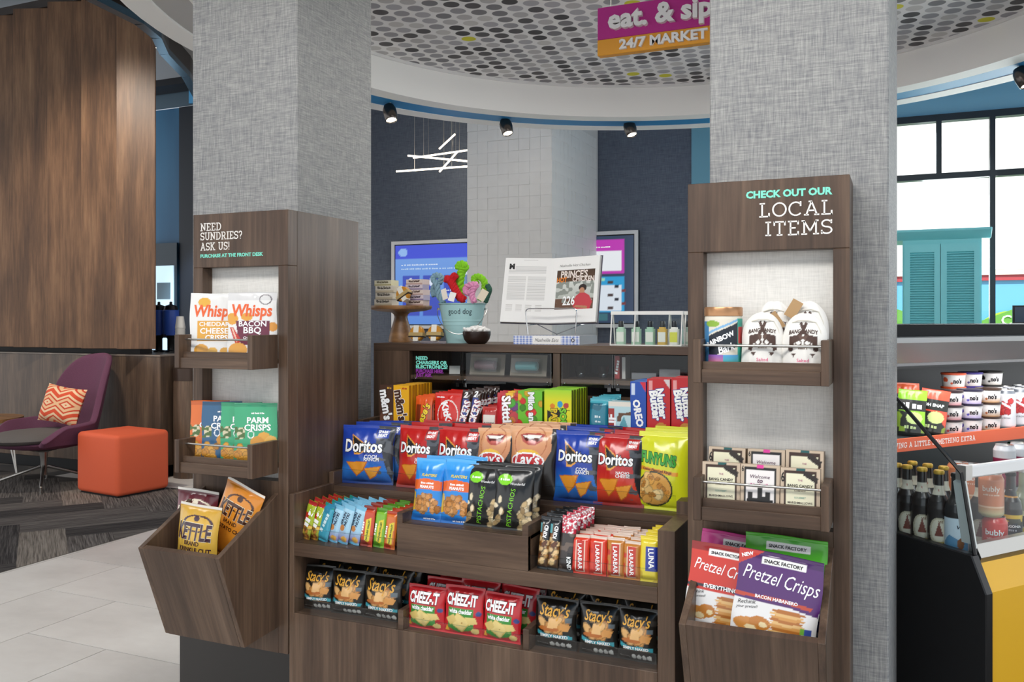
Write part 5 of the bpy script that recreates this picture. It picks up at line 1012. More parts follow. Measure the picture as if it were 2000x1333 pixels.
for px, py, w, h, r, c, lab in ((868, 575, .022, .042, -20, '#e3d9cc', 'cream paper tag on the slate blue rope toy'), (883, 580, .026, .034, 14, '#f0ece8', 'white paper tag in front of the red rope toy'), (943, 577, .03, .042, 28, '#d9cbb4', 'beige paper tag on the pink rope toy')):
    x, y, z = at(px, py, by - .075); o = MB().box(-w / 2, w / 2, -.0006, .0006, -h / 2, h / 2).build('paper_tag', mat('tag_' + c, c, .7)); o.location = (x, y, z); o.rotation_euler = (-.2, math.radians(r), 0); tag(o, lab, 'tag')
# bowl of mints
wx0, wy0, _ = put(931, 2.865)
bo = thing('bowl', 'small dark brown bowl filled with wrapped mints', 'bowl', (wx0, wy0, KT))
MB().lathe([(.001, 0), (.03, 0), (.036, .003), (.046, .016), (.0505, .032), (.051, .045), (.0485, .045), (.047, .032), (.040, .014), (.001, .008)], n=40, cap=False).build('vessel', mat('bowl_brown', '#2b1d17', .3), bo, world=False, smooth=True)
MB().lathe([(.001, .054), (.02, .05), (.047, .040)], n=24, cap=False).build('mint_fill', mat('mint_white', '#efece8', .4), bo, world=False)
rr = random.Random(4); mm = MB().ball((0, 0, 0), (.011, .007, .006), 10, 6).mesh('mint', smooth=True); mm.materials.append(MATS['mint_white'])
k = 0
for ring_, n in ((0.0, 1), (.016, 6), (.03, 11), (.042, 15)):
    for i in range(n):
        a = i * 6.283 / n + rr.uniform(-.15, .15)
        o = link('mint', mm, None, None, (wx0 + ring_ * math.cos(a), wy0 + ring_ * math.sin(a), KT + .062 - ring_ * .28 + rr.uniform(-.002, .003)), (rr.uniform(-.5, .5), rr.uniform(-.5, .5), rr.uniform(0, 3))); tag(o, 'white wrapped mint heaped in the small dark bowl', 'mint', 'white mints in the bowl')
# closed cookbook with the easel and open cookbook on it
Yk = 2.87; x0, x1 = wx(1003, Yk), wx(1132, Yk)
ck = dict(base='#e9e9ef', side='#8f8f98', top='#9a9aa2', S=[('r', -.5 + i * .05, 0, -.475 + i * .05, 1, '#b9c3e0') for i in range(20)] + [('r', -.5, j * .25, .5, j * .25 + .125, '#c3cbe6') for j in range(4)] + [('r', -.5 + i * .05, j * .25, -.475 + i * .05, j * .25 + .125, '#6f86c8') for i in range(20) for j in range(4)] + [('r', -.2, .06, .22, .94, '#f3f1ee'), ('e', .4, .5, .03, .22, '#3a3a44'), ('e', .4, .5, .012, .1, '#e9e9ef')], T=[('Nashville Eats', .01, .5, .36, '#25232a', dict(sh=.3, b=-.005, hs=1.1))])
good('cookbook', 'closed cookbook with blue gingham spine under the wire easel', 'book', 'ck', ck, x1 - x0, .031, .19, 'box', ((x0 + x1) / 2, Yk + .095, KT + .0002))
zb_ = KT + .0315; xm = wx(1074, 2.96); zl_ = wz(1074, 631, 2.93)
ea = thing('book_easel', 'chrome wire easel holding the open cookbook', 'easel', (xm, 2.93, zb_))
xa, xb = wx(1028, 2.90) - xm, wx(1127, 2.90) - xm; zt_ = wz(1074, 603, 2.9) - zb_
arc = lambda cx, cz, r, a0, a1: [(cx + r * math.cos(math.radians(a0 + (a1 - a0) * i / 6)), -.035, cz + r * math.sin(math.radians(a0 + (a1 - a0) * i / 6))) for i in range(7)]
MB().tube([(xa + .006, -.03, .002), (xa, -.035, zt_ - .014)] + arc(xa + .013, zt_ - .013, .013, 180, 90) + arc(xb - .013, zt_ - .013, .013, 90, 0) + [(xb, -.035, zt_ - .014), (xb - .006, -.03, .002)], .0022, 8).build('front_hoop', CHROME, ea, world=False, smooth=True)
for x in (xa + .004, xb - .004): MB().tube([(x, -.034, zl_ - zb_ - .008), (x, .05, zl_ - zb_ - .006), (x, .11, .22)], .002, 8).build('back_wire', CHROME, ea, world=False, smooth=True)
MB().tube([(xa + .01, .05, zl_ - zb_ - .006), (.0, .10, .002), (xb - .01, .05, zl_ - zb_ - .006)], .002, 8).build('rear_leg', CHROME, ea, world=False, smooth=True)
pw_, ph_ = .185, .243
LP = dict(base='#efedea', side='#dedbd6', S=[('r', -.12, .96, .18, .968, '#bdbab6')] + [('r', -.28 if i < 4 else -.41, .86 - i * .017, .36, .866 - i * .017, '#aeacaa') for i in range(7)] + [('r', -.41, .70 - i * .0155, -.04, .7055 - i * .0155, '#b5b3b0') for i in range(24)] + [('r', .0, .70 - i * .0155, .37, .7055 - i * .0155, '#b5b3b0') for i in range(24)] + [('r', -.41 + .2 * j, .26 - i * .018, -.28 + .2 * j, .266 - i * .018, '#c3bfba') for i in range(6) for j in range(4)], T=[('M', -.35, .865, .11, '#1d1b1b', dict(b=.05))], opt=dict(m='paper'))
RP = dict(base='#f2f0ed', side='#dedbd6', S=[('r', -.4, .2, .42, .8, '#8a7a68'), ('g', .62, .8, '#5a3f2a', '#4a3524', -.4, .42), ('g', .36, .62, '#b9bcb4', '#d6d8d2', -.4, .42), ('r', -.4, .2, .42, .36, '#6a4a38'), ('n', -.4, .3, .42, .62, '#8f948c', .6, 18), ('e', .18, .52, .085, .055, '#2a1d18'), ('e', .17, .475, .055, .05, '#c08a68'), ('p', [(.02, .2), (.05, .4), (.12, .44), (.24, .44), (.33, .40), (.36, .2)], '#c8404a'), ('p', [(.33, .4), (.4, .3), (.36, .22), (.3, .3)], '#c8404a'), ('p', [(.05, .4), (-.03, .28), (.02, .21), (.08, .3)], '#c8404a'), ('p', [(.02, .23), (.3, .2), (.3, .24), (.06, .26)], '#b98262')],
    T=[('Nashville Hot Chicken', -.02, .87, .66, '#4a443e', dict(sh=.3, b=-.01)), ("PRINCE'S", -.02, .735, .58, '#f0e3da', dict(b=.03, hs=1.3)), ('HOT', -.28, .65, .22, '#e8862c', dict(b=.04, hs=1.3)), ('CHICKEN', .18, .655, .46, '#f0e3da', dict(b=.03, hs=1.3)), ('226', -.1, .33, .26, WT, dict(b=.02, hs=1.4))], opt=dict(m='paper'))
ob = thing('open_cookbook', 'large open cookbook showing a hot chicken photograph', 'book', (xm, 2.945, zl_), (math.radians(-13), 0, 0))
for D, k, s in ((LP, 'lp', -1), (RP, 'rp', 1)):
    me, lt, sf = make_print(k, D, pw_, ph_, .016, 'box', cell=.0014)
    p = link('page_block', me, None, ob, (s * (pw_ / 2 * math.cos(math.radians(7)) + .0005), .0, 0), (0, 0, math.radians(-7 * s)))
    if lt: link('print', lt, None, p)
    c = MB().box(-pw_ / 2 - .003, pw_ / 2 + .003, .0085, .0115, -.003, ph_ + .004).build('cover', mat('cover_dark', '#4a4456', .5), p, world=False)
# toiletry bags
def toiletry(label, px0, px1, Y, tops, cols, spec):
    x0, x1 = wx(px0, Y), wx(px1, Y); w, h, d = x1 - x0, .108, .055
    o = thing('toiletry_bag', label, 'bag', (x0, Y, KT))
    m = MB().add([(0, 0, 0), (w, 0, 0), (w, d, 0), (0, d, 0), (0, d * .35, h), (w, d * .35, h), (w, d * .6, h), (0, d * .6, h)], [(0, 1, 5, 4), (1, 2, 6, 5), (2, 3, 7, 6), (3, 0, 4, 7), (0, 3, 2, 1)])
    m.build('clear_sheet', VINYL, o, world=False)
    PW = mat('white_piping', '#eeede8', .5)
    for p in ([(0, 0, .001), (0, d * .35, h)], [(w, 0, .001), (w, d * .35, h)], [(0, d, .001), (0, d * .6, h)], [(w, d, .001), (w, d * .6, h)], [(0, 0, .001), (w, 0, .001)], [(w * .34, 0, .001), (w * .34, d * .35, h)]): MB().tube(p, .0025, 6).build('piping', PW, o, world=False, smooth=True)
    MB().box(-.003, w + .003, d * .28, d * .66, h - .004, h + .008).build('zip_band', PW, o, world=False)
    for i, (px, c, cap, lb) in enumerate(spec):
        x = wx(px, Y + .03)
        b = thing('toiletry_bottle', lb, 'bottle', (x, Y + .03, KT + .0005)); r = .0165
        pr = lambda s: [(s * r * math.copysign(abs(math.cos(t)) ** .55, math.cos(t)), s * r * .75 * math.copysign(abs(math.sin(t)) ** .55, math.sin(t))) for t in [2 * math.pi * q / 20 for q in range(20)]]
        MB().prism(pr(1), 'z', 0, .056).prism(pr(.7), 'z', .056, .062).build('body', mat('lotion_' + c, c, .25), b, world=False, smooth=True)
        MB().lathe([(.0085, .062), (.009, .064), (.009, .08), (.008, .082), (.001, .082)], n=16).build('cap', mat('bottle_cap_' + cap, cap, .3), b, world=False, smooth=True)
        MB().box(-.0125, .0125, -r * .78, -r * .70, .012, .045).build('label_panel', mat('bottle_label', '#eef0e6', .5) if c != '#f0efe6' else mat('bottle_label_y', '#dfe04a', .5), b, world=False)
toiletry('clear toiletry bag with white trim and four small bottles', 1192, 1330, 2.865, None, None, [(1213, '#b9d9c0', '#2a2a26', 'pale green bottle at the left in the clear toiletry bag'), (1243, '#b5d8bd', '#1c1c1c', 'pale green bottle with square label, second in the toiletry bag'), (1270, '#a9d2b6', '#1c1c1c', 'pale green bottle in the middle of the toiletry bag'), (1294, '#d9b24a', '#3a3a34', 'amber bottle in the toiletry bag'), (1317, '#f0efe6', '#1c1c1c', 'white bottle with yellow label in the toiletry bag')])
toiletry('second clear toiletry bag behind, half hidden by the right tower', 1305, 1400, 2.955, None, None, [(1342, '#c6dccf', '#1c1c1c', 'bottle in the rear toiletry bag by the right tower')])
# ---- inside the glass case
ZC = 1.0985
def blister(px0, px1, Y, c, lab):
    x0, x1 = wx(px0, Y), wx(px1, Y); w = x1 - x0; h = .076
    o = thing('blister_pack', lab, 'packet', ((x0 + x1) / 2, Y, ZC), (math.radians(-10), 0, 0))
    MB().box(-w / 2, w / 2, -.001, .001, 0, h).build('card', mat('blister_card', '#8f8578', .6), o, world=False)
    MB().tube([(-w * .3, -.016, .034), (-w * .27, -.016, .034), (w * .27, -.016, .034), (w * .3, -.016, .034)], [.012, .017, .017, .012], 14).build('capsule', mat('capsule' + c, c, .3), o, world=False, smooth=True)
    MB().box(-w * .38, w * .38, -.034, -.001, .008, .06).build('blister', VINYL, o, world=False)
blister(917, 985, 2.90, '#7d5f66', 'carded earphones in a grey red capsule inside the case'); blister(996, 1067, 2.90, '#4f9aa0', 'carded earphones in a teal capsule inside the case')
x, y, z = at(888, 716, 2.90); o = MB().box(-.02, .02, -.001, .001, -.015, .015).build('price_card', mat('price_card_white', '#c9c9c6', .6)); o.location = (x, y, ZC + .0155); o.rotation_euler = (-.1, .0, .3); tag(o, 'small white card lying in the left of the case', 'card')
for px, lab in ((1134, 'clear plastic cup in the case, left of two'), (1178, 'clear plastic cup in the case, right of two')):
    o = MB().lathe([(.012, 0), (.014, .001), (.022, .04), (.0235, .042), (.021, .04), (.013, .003), (.001, .003)], n=24, cap=False).build('plastic_cup', clear('cup_clear', (.86, .9, .92), 1.8, .05, 1.6), smooth=True); o.location = (wx(px, 2.9), 2.9, ZC); tag(o, lab, 'cup')
for px, w, h, c, s, lab in ((1210, .018, .078, '#a83434', '~5', 'red carton standing in the right of the case'), (1223, .012, .074, '#c9c6c2', '', 'slim white carton beside the red one in the case'), (1262, .085, .022, '#7d7f84', '', 'flat grey carton lying in the case'), (1312, .07, .036, '#8f9194', '', 'pale grey carton in the right corner of the case')):
    good('carton', lab, 'box', 'ct%d' % px, dict(base=c, T=[(s, 0, .5, .6, WT, dict(rot=80, b=.03))] if s else []), w, h, .06, 'box', (wx(px, 2.92), 2.92, ZC), 0, 0)
# ================================================================== LIGHTS AND SIGN OVERHEAD
def spot(px, py, lab, energy=14):
    # find where the column px crosses the slot ring (r 2.085) on the far side
    best = None
    for i in range(2000):
        Y = 2.0 + i * .002; X = wx(px, Y); d = math.hypot(X - RC[0], Y - RC[1])
        if best is None or abs(d - 2.085) < best[0]:
            if Y > 3.6: best = (abs(d - 2.085), X, Y)
    _, X, Y = best; z = wz(px, py, Y)
    o = thing('spotlight', lab, 'spotlight', (X, Y, z))
    MB().tube([(0, 0, .03), (0, 0, 2.9 - z)], .006, 8).build('stem', METAL, o, world=False, smooth=True)
    dirv = Vector((.35, -.25, -1)).normalized(); q = Vector((0, 0, -1)).rotation_difference(dirv).to_matrix().to_4x4()
    h = MB().lathe([(.012, .062), (.03, .055), (.04, .03), (.042, 0), (.036, -.045), (.031, -.05), (.029, -.045)], n=24, cap=False).build('head', mat('spot_bronze', '#5a5450', .25, .9), o, world=False, smooth=True); h.matrix_local = q
    g = MB().lathe([(.001, -.041), (.030, -.041)], n=24, cap=False).build('lens', mat('spot_lens', '#fff3dc', .3, emit=9), o, world=False); g.matrix_local = q
    l = lamp('spotlight_beam', 'SPOT', (X, Y, z), energy, (1, .93, .82), (0, 0, 0), .03, spot=math.radians(70)); l.parent = o; l.matrix_local = q @ Matrix.Translation((0, 0, -.06)); return o
spot(762, 222, 'leftmost bronze spotlight under the blue slot'); spot(989, 249, 'middle bronze spotlight before the tiled column'); spot(1231, 252, 'bronze spotlight before the right navy wall'); spot(1999, 152, 'bronze spotlight at the right edge above the cooler')
Ys = 3.25
x0, x1 = wx(1167, Ys), wx(1440, Ys); zt_, zm_, zl_ = wz(1167, 16, Ys), wz(1167, 79, Ys), wz(1167, 110, Ys)
sg = thing('hanging_sign', 'magenta and orange market sign hanging from the dotted ceiling', 'sign', ((x0 + x1) / 2, Ys, zl_))
MB().box(x0, x1, Ys, Ys + .03, zm_, zt_).build('magenta_board', mat('sign_magenta', '#c2268f', .4), sg, bevel=.002)
MB().box(x0, x1, Ys - .002, Ys + .032, zl_, zm_).build('orange_board', mat('sign_orange', '#f0a52a', .4), sg, bevel=.002)
SW = mat('sign_letter_white', '#f7f4f2', .4)
def sgtext(s, px0, px1, py, cap_px, thick, yoff, bold):
    v, f = text2d(s, bold); v = v.copy(); xa = wx(px0, Ys); h = cap_px / F_PX * dep(xa, Ys); v[:, 0] *= (wx(px1, Ys) - xa) / (np.ptp(v[:, 0]) * h / .69)
    flat_letters('raised_letters', v, f, h, (xa, Ys - yoff, wz(px0, py, Ys)), 'l', SW, sg, thick=thick, cap=.69)
sgtext('eat. & sip', 1190, 1394, 59, 36, .02, 0., .035); sgtext('24/7 MARKET', 1211, 1383, 97, 17.5, .012, .002, .035)
for x in (x0 + .05, x1 - .05): MB().tube([(x, Ys + .015, zt_), (x, Ys + .015, 2.80)], .002, 6).build('hanging_wire', METAL, sg)
# stick chandelier
YC = 6.72
ch = thing('stick_chandelier', 'chandelier of crossed glowing light sticks left of the tiled column', 'chandelier', (wx(880, YC), YC, wz(880, 345, YC)))
LED = mat('warm_led', '#fff0d8', .4, emit=3.0)
for (xa, ya, xb, yb, dy) in ((858, 291, 889, 262, 0), (794, 304, 925, 290, .12), (808, 308, 925, 317, -.1), (853, 334, 892, 296, .05), (797, 342, 925, 327, -.2)):
    a, b = at(xa, ya, YC), at(xb, yb, YC); a = (a[0], YC + dy, a[2]); b = (b[0], YC + dy * .3, b[2])
    MB().tube([a, b], .008, 8).build('light_stick', LED, ch)
    for q in (.25, .75): p = [a[i] + (b[i] - a[i]) * q for i in range(3)]; MB().tube([p, (p[0], p[1], 3.6)], .0015, 5).build('wire', METAL, ch)
lamp('chandelier_glow', 'POINT', at(880, 318, YC - .25), 8, (1, .9, .75), size=.2)
dl = MB().lathe([(.001, 0), (.12, 0), (.12, -.02), (.001, -.02)], n=20).build('recessed_downlight', mat('downlight_glow', '#fff6e6', .4, emit=6)); dl.location = (*[c * 1 for c in at(313, 86, 7.3)[:2]], at(313, 86, 7.3)[2]); dl.rotation_euler = (.5, 0, 0)
dl.location.z = 4.19; dl.location.x, dl.location.y = [k * (4.19 - 1.3) / ((625 - 86) / 1716) for k in (-SN + (313 - 1000) / 1716 * CS, CS + (313 - 1000) / 1716 * SN)]
tag(dl, 'small bright recessed downlight beyond the curved ceiling edge', 'downlight')
# ---- screens on the navy wall
def flatpic(name, D, w, h, parent, loc, cell=.012, m=None):
    me, lt, sf = make_print(name + str(w), D, w, h, .004, 'box', cell=cell); me.materials.clear(); me.materials.append(m or SCREEN)
    o = link(name, me, None, parent, loc)
    if lt: lt.materials.clear(); lt.materials.append(m or SCREEN); link('screen_text', lt, None, o)
    return o
YS = YB - .02
def screen(label, px0, px1, py0, py1, D, bev=.03):
    x0, x1 = wx(px0, YS), wx(px1, YS); zt, zb = wz(px0, py0, YS), wz(px0, py1, YS); w, h = x1 - x0, zt - zb
    o = thing('wall_screen', label, 'screen', ((x0 + x1) / 2, YS, zb)); F = mat('screen_frame_white', '#e4e4e4', .4)
    MB().box(x0, x1, YS - .02, YB, zb, zt).build('casing', mat('screen_black', '#10131c', .3), o)
    for b in ((x0, x0 + bev, zb, zt), (x1 - bev, x1, zb, zt), (x0 + bev, x1 - bev, zb, zb + bev), (x0 + bev, x1 - bev, zt - bev, zt)): MB().box(b[0], b[1], YS - .035, YS - .02, b[2], b[3]).build('frame', F, o)
    flatpic('display', D, w - 2 * bev - .02, h - 2 * bev - .02, o, (0, -.024, bev + .01)); return o
S1 = dict(base='#2a4fd0', S=[('g', .0, 1, '#4f86dc', '#6f9fe6'), ('r', -.5, .83, .5, 1, '#2f45d6'), ('e', -.41, .91, .055, .05, '#8fb8f0'), ('p', [(.3, .78), (.5, .82), (.5, .3), (.3, .3)], '#6a7fa8'), ('n', .3, .4, .5, .8, '#d9dde8', .5, 9)] + [('r', -.42 + i * .24, .38 - j * .27, -.22 + i * .24, .62 - j * .27, '#2440b8') for i in range(3) for j in range(2)] + [('e', -.32 + i * .24, .53, .03, .05, '#dfe8fa') for i in range(3)], T=[('~16', -.22, .75, .42, '#cfe0f8', dict(hs=.45)), ('~24', -.12, .70, .62, '#b9d4f2', dict(hs=.5)), ('~8', -.32, .425, .14, WT, dict(hs=.6)), ('~8', -.08, .425, .14, WT, dict(hs=.6)), ('~8', .16, .425, .14, WT, dict(hs=.6))])
screen('lit blue information screen partly hidden by the tiled column', 768, 955, 473, 642, S1)
S2 = dict(base='#33435e', S=[('r', -.5, .56, .36, .96, '#c03ab4'), ('r', -.5, .60, .32, .83, '#eef2f6'), ('r', -.5, .12, .36, .53, '#2f9fd6'), ('r', -.5, .14, .32, .44, '#dfe8f2'), ('e', .0, .5, .05, .025, '#9fe0c0'), ('r', -.5, .02, .1, .1, '#3f6f78')] + [('r', .1 + .1 * (i % 3) , .45 - .05 * i, .17 + .1 * (i % 3), .485 - .05 * i, ('#4a3a3a', '#2a2a36', '#7a3a3a')[i % 3]) for i in range(7)], T=[('~18', -.12, .875, .5, WT, dict(hs=.6))])
screen('lit noticeboard screen with magenta and blue panels', 1110, 1248, 456, 640, S2)
v, f = text2d('THE LOC', .05); wl_ = MB(); xq = wx(797, YB); hq = 15 / F_PX * dep(xq, YB); v = v.copy(); v[:, 0] *= (wx(868, YB) - xq) / (np.ptp(v[:, 0]) * hq / .69)
wlt = flat_letters('wall_lettering', v, f, hq, (xq, YB, wz(797, 617, YB)), 'l', mat('letter_grey', '#c9c9c6', .4), None, thick=.015, cap=.69); tag(wlt, 'pale raised lettering on the navy wall beneath the blue screen', 'lettering')
# ---- teal louvred cabinet before the window
YT = 6.55
tx0, tx1 = wx(1763, YT), wx(1918, YT); tz = wz(1763, 470, YT)
tc = thing('louvred_cabinet', 'tall teal cabinet with louvred doors before the window', 'cabinet', ((tx0 + tx1) / 2, YT, 0))
TEAL = mat('teal_lacquer', '#86dde2', .35)
MB().box(tx0, tx1, YT + .02, YT + .42, 0, tz).build('body', TEAL, tc)
MB().prism([(YT + .02, tz), (YT - .03, tz + .03), (YT - .06, tz + .05), (YT - .06, tz + .065), (YT + .42, tz + .065), (YT + .42, tz)], 'x', tx0 - .045, tx1 + .055).build('cornice', TEAL, tc, bevel=.003)
mid = wx(1837, YT)
for a, b in ((tx0 + .01, mid - .002), (mid + .002, tx1 - .01)):
    d = MB().box(a, a + .036, YT, YT + .02, .1, tz - .03).box(b - .036, b, YT, YT + .02, .1, tz - .03).box(a + .036, b - .036, YT, YT + .02, tz - .085, tz - .03).box(a + .036, b - .036, YT, YT + .02, .1, .2).build('door', TEAL, tc)
    z = .95
    while z < tz - .09:
        MB().prism([(YT + .002, z), (YT + .018, z + .014), (YT + .018, z + .017), (YT + .002, z + .003)], 'x', a + .036, b - .036).build('slat', TEAL, d); z += .0165
    MB().box(a + .036, b - .036, YT, YT + .018, .2, .95).build('lower_panel', TEAL, d)
MB().tube([(mid - .02, YT - .02, 1.16), (mid - .02, YT - .02, 1.22)], .005, 8).build('handle', CHROME, tc)
# monitor and box far right
x, y, z = at(1990, 650, 5.6); mo = thing('desk_monitor', 'black framed monitor at the right edge behind the cooler', 'monitor', (x + .15, 5.6, 0))
MB().box(x - .03, x + .45, 5.6, 5.62, wz(1990, 640, 5.6), wz(1990, 597, 5.6)).build('frame', BLACK, mo); MB().box(x - .02, x + .44, 5.597, 5.6, wz(1990, 630, 5.6), wz(1990, 600, 5.6)).build('panel', mat('monitor_blue', '#2c4258', .2), mo)
MB().box(x + .15, x + .2, 5.61, 5.64, .0, wz(1990, 640, 5.6)).build('stand', BLACK, mo)
# ================================================================== LOUNGE
# orange cube ottoman
PO_ = [(-5.17, 4.669), (-5.66, 4.735), (-5.60, 5.185), (-5.11, 5.12)]
oc = thing('cube_ottoman', 'orange upholstered cube ottoman on the carpet', 'ottoman', (-5.39, 4.92, 0), (0, 0, math.radians(-7.5)))
MB().box(-.25, .25, -.225, .225, .012, .46).build('cushion_block', mat('orange_fabric', '#e0603a', .7, noise=.05, nscale=400, bump=.15), oc, world=False)
ob_ = oc.children[0]; b = ob_.modifiers.new('soft', 'BEVEL'); b.width = .035; b.segments = 5; ob_.data.polygons.foreach_set('use_smooth', [True] * 6)
MB().box(-.22, .22, -.2, .2, .0, .014).build('base_plate', BLACK, oc, world=False)
# purple wing chair
cp = thing('lounge_chair', 'purple high backed lounge chair with grey seat facing left', 'armchair', (-6.1, 4.80, 0), (0, 0, math.radians(-8)))
PUR = mat('purple_wool', '#63384f', .85, noise=.10, nscale=220, bump=.3)
NU, NV = 40, 14
V = []; Fq = []
for i in range(NU + 1):
    a = -1 + 2 * i / NU; th = a * math.radians(118)
    k = max(0, 1 - (abs(a) / .50) ** 4.5); zt_ = .49 + .05 * (1 - abs(a)) + (1.03 - .54) * k ** .8
    if abs(a) > .85: zt_ -= (abs(a) - .85) * .7
    zl_ = .33 + .03 * abs(a)
    for j in range(NV + 1):
        t = j / NV; z = zl_ + (zt_ - zl_) * t; bk = max(0, math.cos(th)); rx = .33 + .05 * t; ry = .32
        V.append((rx * math.sin(th) * (1 - .28 * max(0, (z - .6)) * bk), ry * math.cos(th) + 0.24 * (z - .4) * bk ** .7 - (.06 if abs(a) > .8 else 0) * (abs(a) - .8) * 5, z))
for i in range(NU):
    for j in range(NV): q = i * (NV + 1) + j; Fq.append((q, q + NV + 1, q + NV + 2, q + 1))
sh = MB().add(V, Fq).build('shell', PUR, cp, world=False, smooth=True); so = sh.modifiers.new('thick', 'SOLIDIFY'); so.thickness = .045; so.offset = 0; sh.modifiers.new('round', 'SUBSURF').levels = 1; sh.modifiers['round'].render_levels = 1
MB().lathe([(.001, .30), (.2, .31), (.31, .335), (.33, .36), (.30, .37)], n=32).build('under_shell', PUR, cp, world=False, smooth=True)
m_ = MB(); m_.ball((0, -.06, .395), (.285, .33, .062), 28, 12); m_.V = [(p[0], p[1], min(p[2], .43 + .02 * math.cos(p[0] * 5))) for p in m_.V]; m_.build('seat_cushion', mat('grey_seat', '#5d5855', .85, noise=.06, nscale=200, bump=.2), cp, world=False, smooth=True)
MB().lathe([(.10, .29), (.03, .27), (.022, .2), (.022, .09)], n=16).build('post', METAL, cp, world=False, smooth=True)
for k in range(4):
    a = math.pi / 4 + k * math.pi / 2 + .2; c, s = math.cos(a), math.sin(a)
    lg = MB().tube([(c * .02, s * .02, .16), (c * .30, s * .30, .06), (c * .32, s * .32, .05)], [.013, .010, .009], 8).build('leg', METAL, cp, world=False, smooth=True)
    MB().lathe([(.012, 0), (.012, .006), (.007, .008), (.007, .052)], (c * .32, s * .32, 0), 10).build('glide', METAL, lg, world=False)
# patterned pillow on the chair
def pillowmat():
    m, N, L, P = newmat('orange_lattice_fabric'); t = N.new('ShaderNodeTexCoord'); sp = N.new('ShaderNodeSeparateXYZ'); L.new(t.outputs['Object'], sp.inputs[0])
    def M(op, a, b=None, c=None):
        n = N.new('ShaderNodeMath'); n.operation = op
        for i, v in enumerate((a, b, c)):
            if v is None: continue
            if isinstance(v, (int, float)): n.inputs[i].default_value = v
            else: L.new(v, n.inputs[i])
        return n.outputs[0]
    x, z = sp.outputs[0], sp.outputs[2]
    wv = M('MULTIPLY', M('PINGPONG', M('ADD', M('MULTIPLY', x, 11.), 20), 1.), .42)
    fr = M('FRACT', M('ADD', M('ADD', M('MULTIPLY', z, 9.), 20), M('MULTIPLY', wv, M('SUBTRACT', M('MULTIPLY', M('FLOOR', M('MODULO', M('ADD', M('MULTIPLY', z, 4.5), 20), 2)), 2), 1))))
    d = M('ABSOLUTE', M('SUBTRACT', fr, .5))
    r = ramp(N, [(0, '#d9502f'), (.12, '#d9502f'), (.13, '#ecc8a0'), (.28, '#ecc8a0'), (.29, '#cf4a2c'), (.40, '#e8b98c')]); r.color_ramp.interpolation = 'CONSTANT'; L.new(d, r.inputs['Fac'])
    L.new(r.outputs['Color'], P.inputs['Base Color']); P.inputs['Roughness'].default_value = .85; return m
V = []; Fq = []; n = 18
for sd in (-1, 1):
    for j in range(n + 1):
        for i in range(n + 1):
            u, v_ = -1 + 2 * i / n, -1 + 2 * j / n; th = .065 * (max(0, (1 - u ** 4)) * max(0, (1 - v_ ** 4))) ** .6
            V.append((.19 * u * (1 - .07 * (1 - v_ ** 2)), sd * th, .15 * v_ * (1 - .07 * (1 - u ** 2))))
Fq = grid(n, n) + grid(n, n, (n + 1) ** 2, True)
pl_ = MB().add(V, Fq).build('throw_pillow', pillowmat(), smooth=True); tag(pl_, 'orange and cream lattice patterned pillow on the purple chair', 'pillow')
pl_.location = (-6.02, 4.90, .63); pl_.rotation_euler = (math.radians(-16), math.radians(7), math.radians(6))
cp.scale = (1.08, 1.08, 1.0)
# hairpin side table behind the chair
st_ = thing('side_table', 'low wooden side table on white hairpin legs at the left edge', 'table', (-6.95, 4.9, 0))
MB().lathe([(.001, .46), (.30, .46), (.30, .49), (.001, .49)], n=40).build('table_top', WB, st_, world=False)
for k in range(3):
    a = k * 2.094 + .5; c, s = math.cos(a), math.sin(a)
    MB().tube([(c * .2 - s * .05, s * .2 + c * .05, .46), (c * .27, s * .27, .008), (c * .2 + s * .05, s * .2 - c * .05, .46)], .006, 6).build('leg', mat('white_metal', '#e8e8e6', .35), st_, world=False)
# coffee urn and cup stack on the ledge
ux, uy = wx(322, 5.9), 5.9; zl_ = 1.012
ur = thing('coffee_urn', 'blue coffee urn with black base on the half wall ledge', 'coffee urn', (ux, uy, zl_))
for dx in (-.07, .07):
    MB().lathe([(.05, .0), (.05, .012), (.03, .02), (.03, .12), (.055, .15)], (dx, 0, 0), 20).build('base', BLACK, ur, world=False, smooth=True)
    MB().lathe([(.068, .15), (.07, .155), (.07, .37), (.064, .375)], (dx, 0, 0), 24).build('tank', mat('urn_blue', '#3a5fc0', .35, 0), ur, world=False, smooth=True)
    MB().lathe([(.062, .375), (.05, .41), (.012, .425), (.012, .445), (.001, .45)], (dx, 0, 0), 20).build('lid', BLACK, ur, world=False, smooth=True)
    MB().box(dx - .01, dx + .01, -.1, -.06, .13, .16).build('tap', BLACK, ur, world=False)
PCUP = mat('paper_cup', '#ece8e0', .6); cxp = (wx(352, 5.75), 5.75)
for k in range(7):
    o = MB().lathe([(.03, .0), (.042, .095), (.0435, .097), (.041, .095), (.029, .004), (.001, .004)], n=20, cap=False).build('paper_cup', PCUP, smooth=True); o.location = (*cxp, zl_ + k * .02)
    tag(o, 'white paper cup, %s in the stack beside the coffee urn' % ('lowest', 'second from below', 'third from below', 'fourth from below', 'fifth from below', 'sixth from below', 'seventh from below')[k], 'cup', 'paper cups by the coffee urn')
o = MB().lathe([(.042, .0), (.043, .003), (.03, .1), (.001, .1)], n=20).build('paper_cup', PCUP, smooth=True); o.location = (*cxp, zl_ + .218); tag(o, 'white paper cup upside down on top of the cup stack', 'cup', 'paper cups by the coffee urn')
bi = thing('waste_bin', 'round wood finish waste bin with metal rim beside the half wall', 'bin', (wx(371, 5.6), 5.6, 0))
MB().lathe([(.13, 0), (.13, .86), (.001, .86)], n=28).build('body', WW, bi, world=False, smooth=True); MB().lathe([(.133, .80), (.135, .90), (.10, .93), (.08, .92)], n=28, cap=False).build('rim', mat('bin_rim', '#4a3c34', .3, .5), bi, world=False, smooth=True)
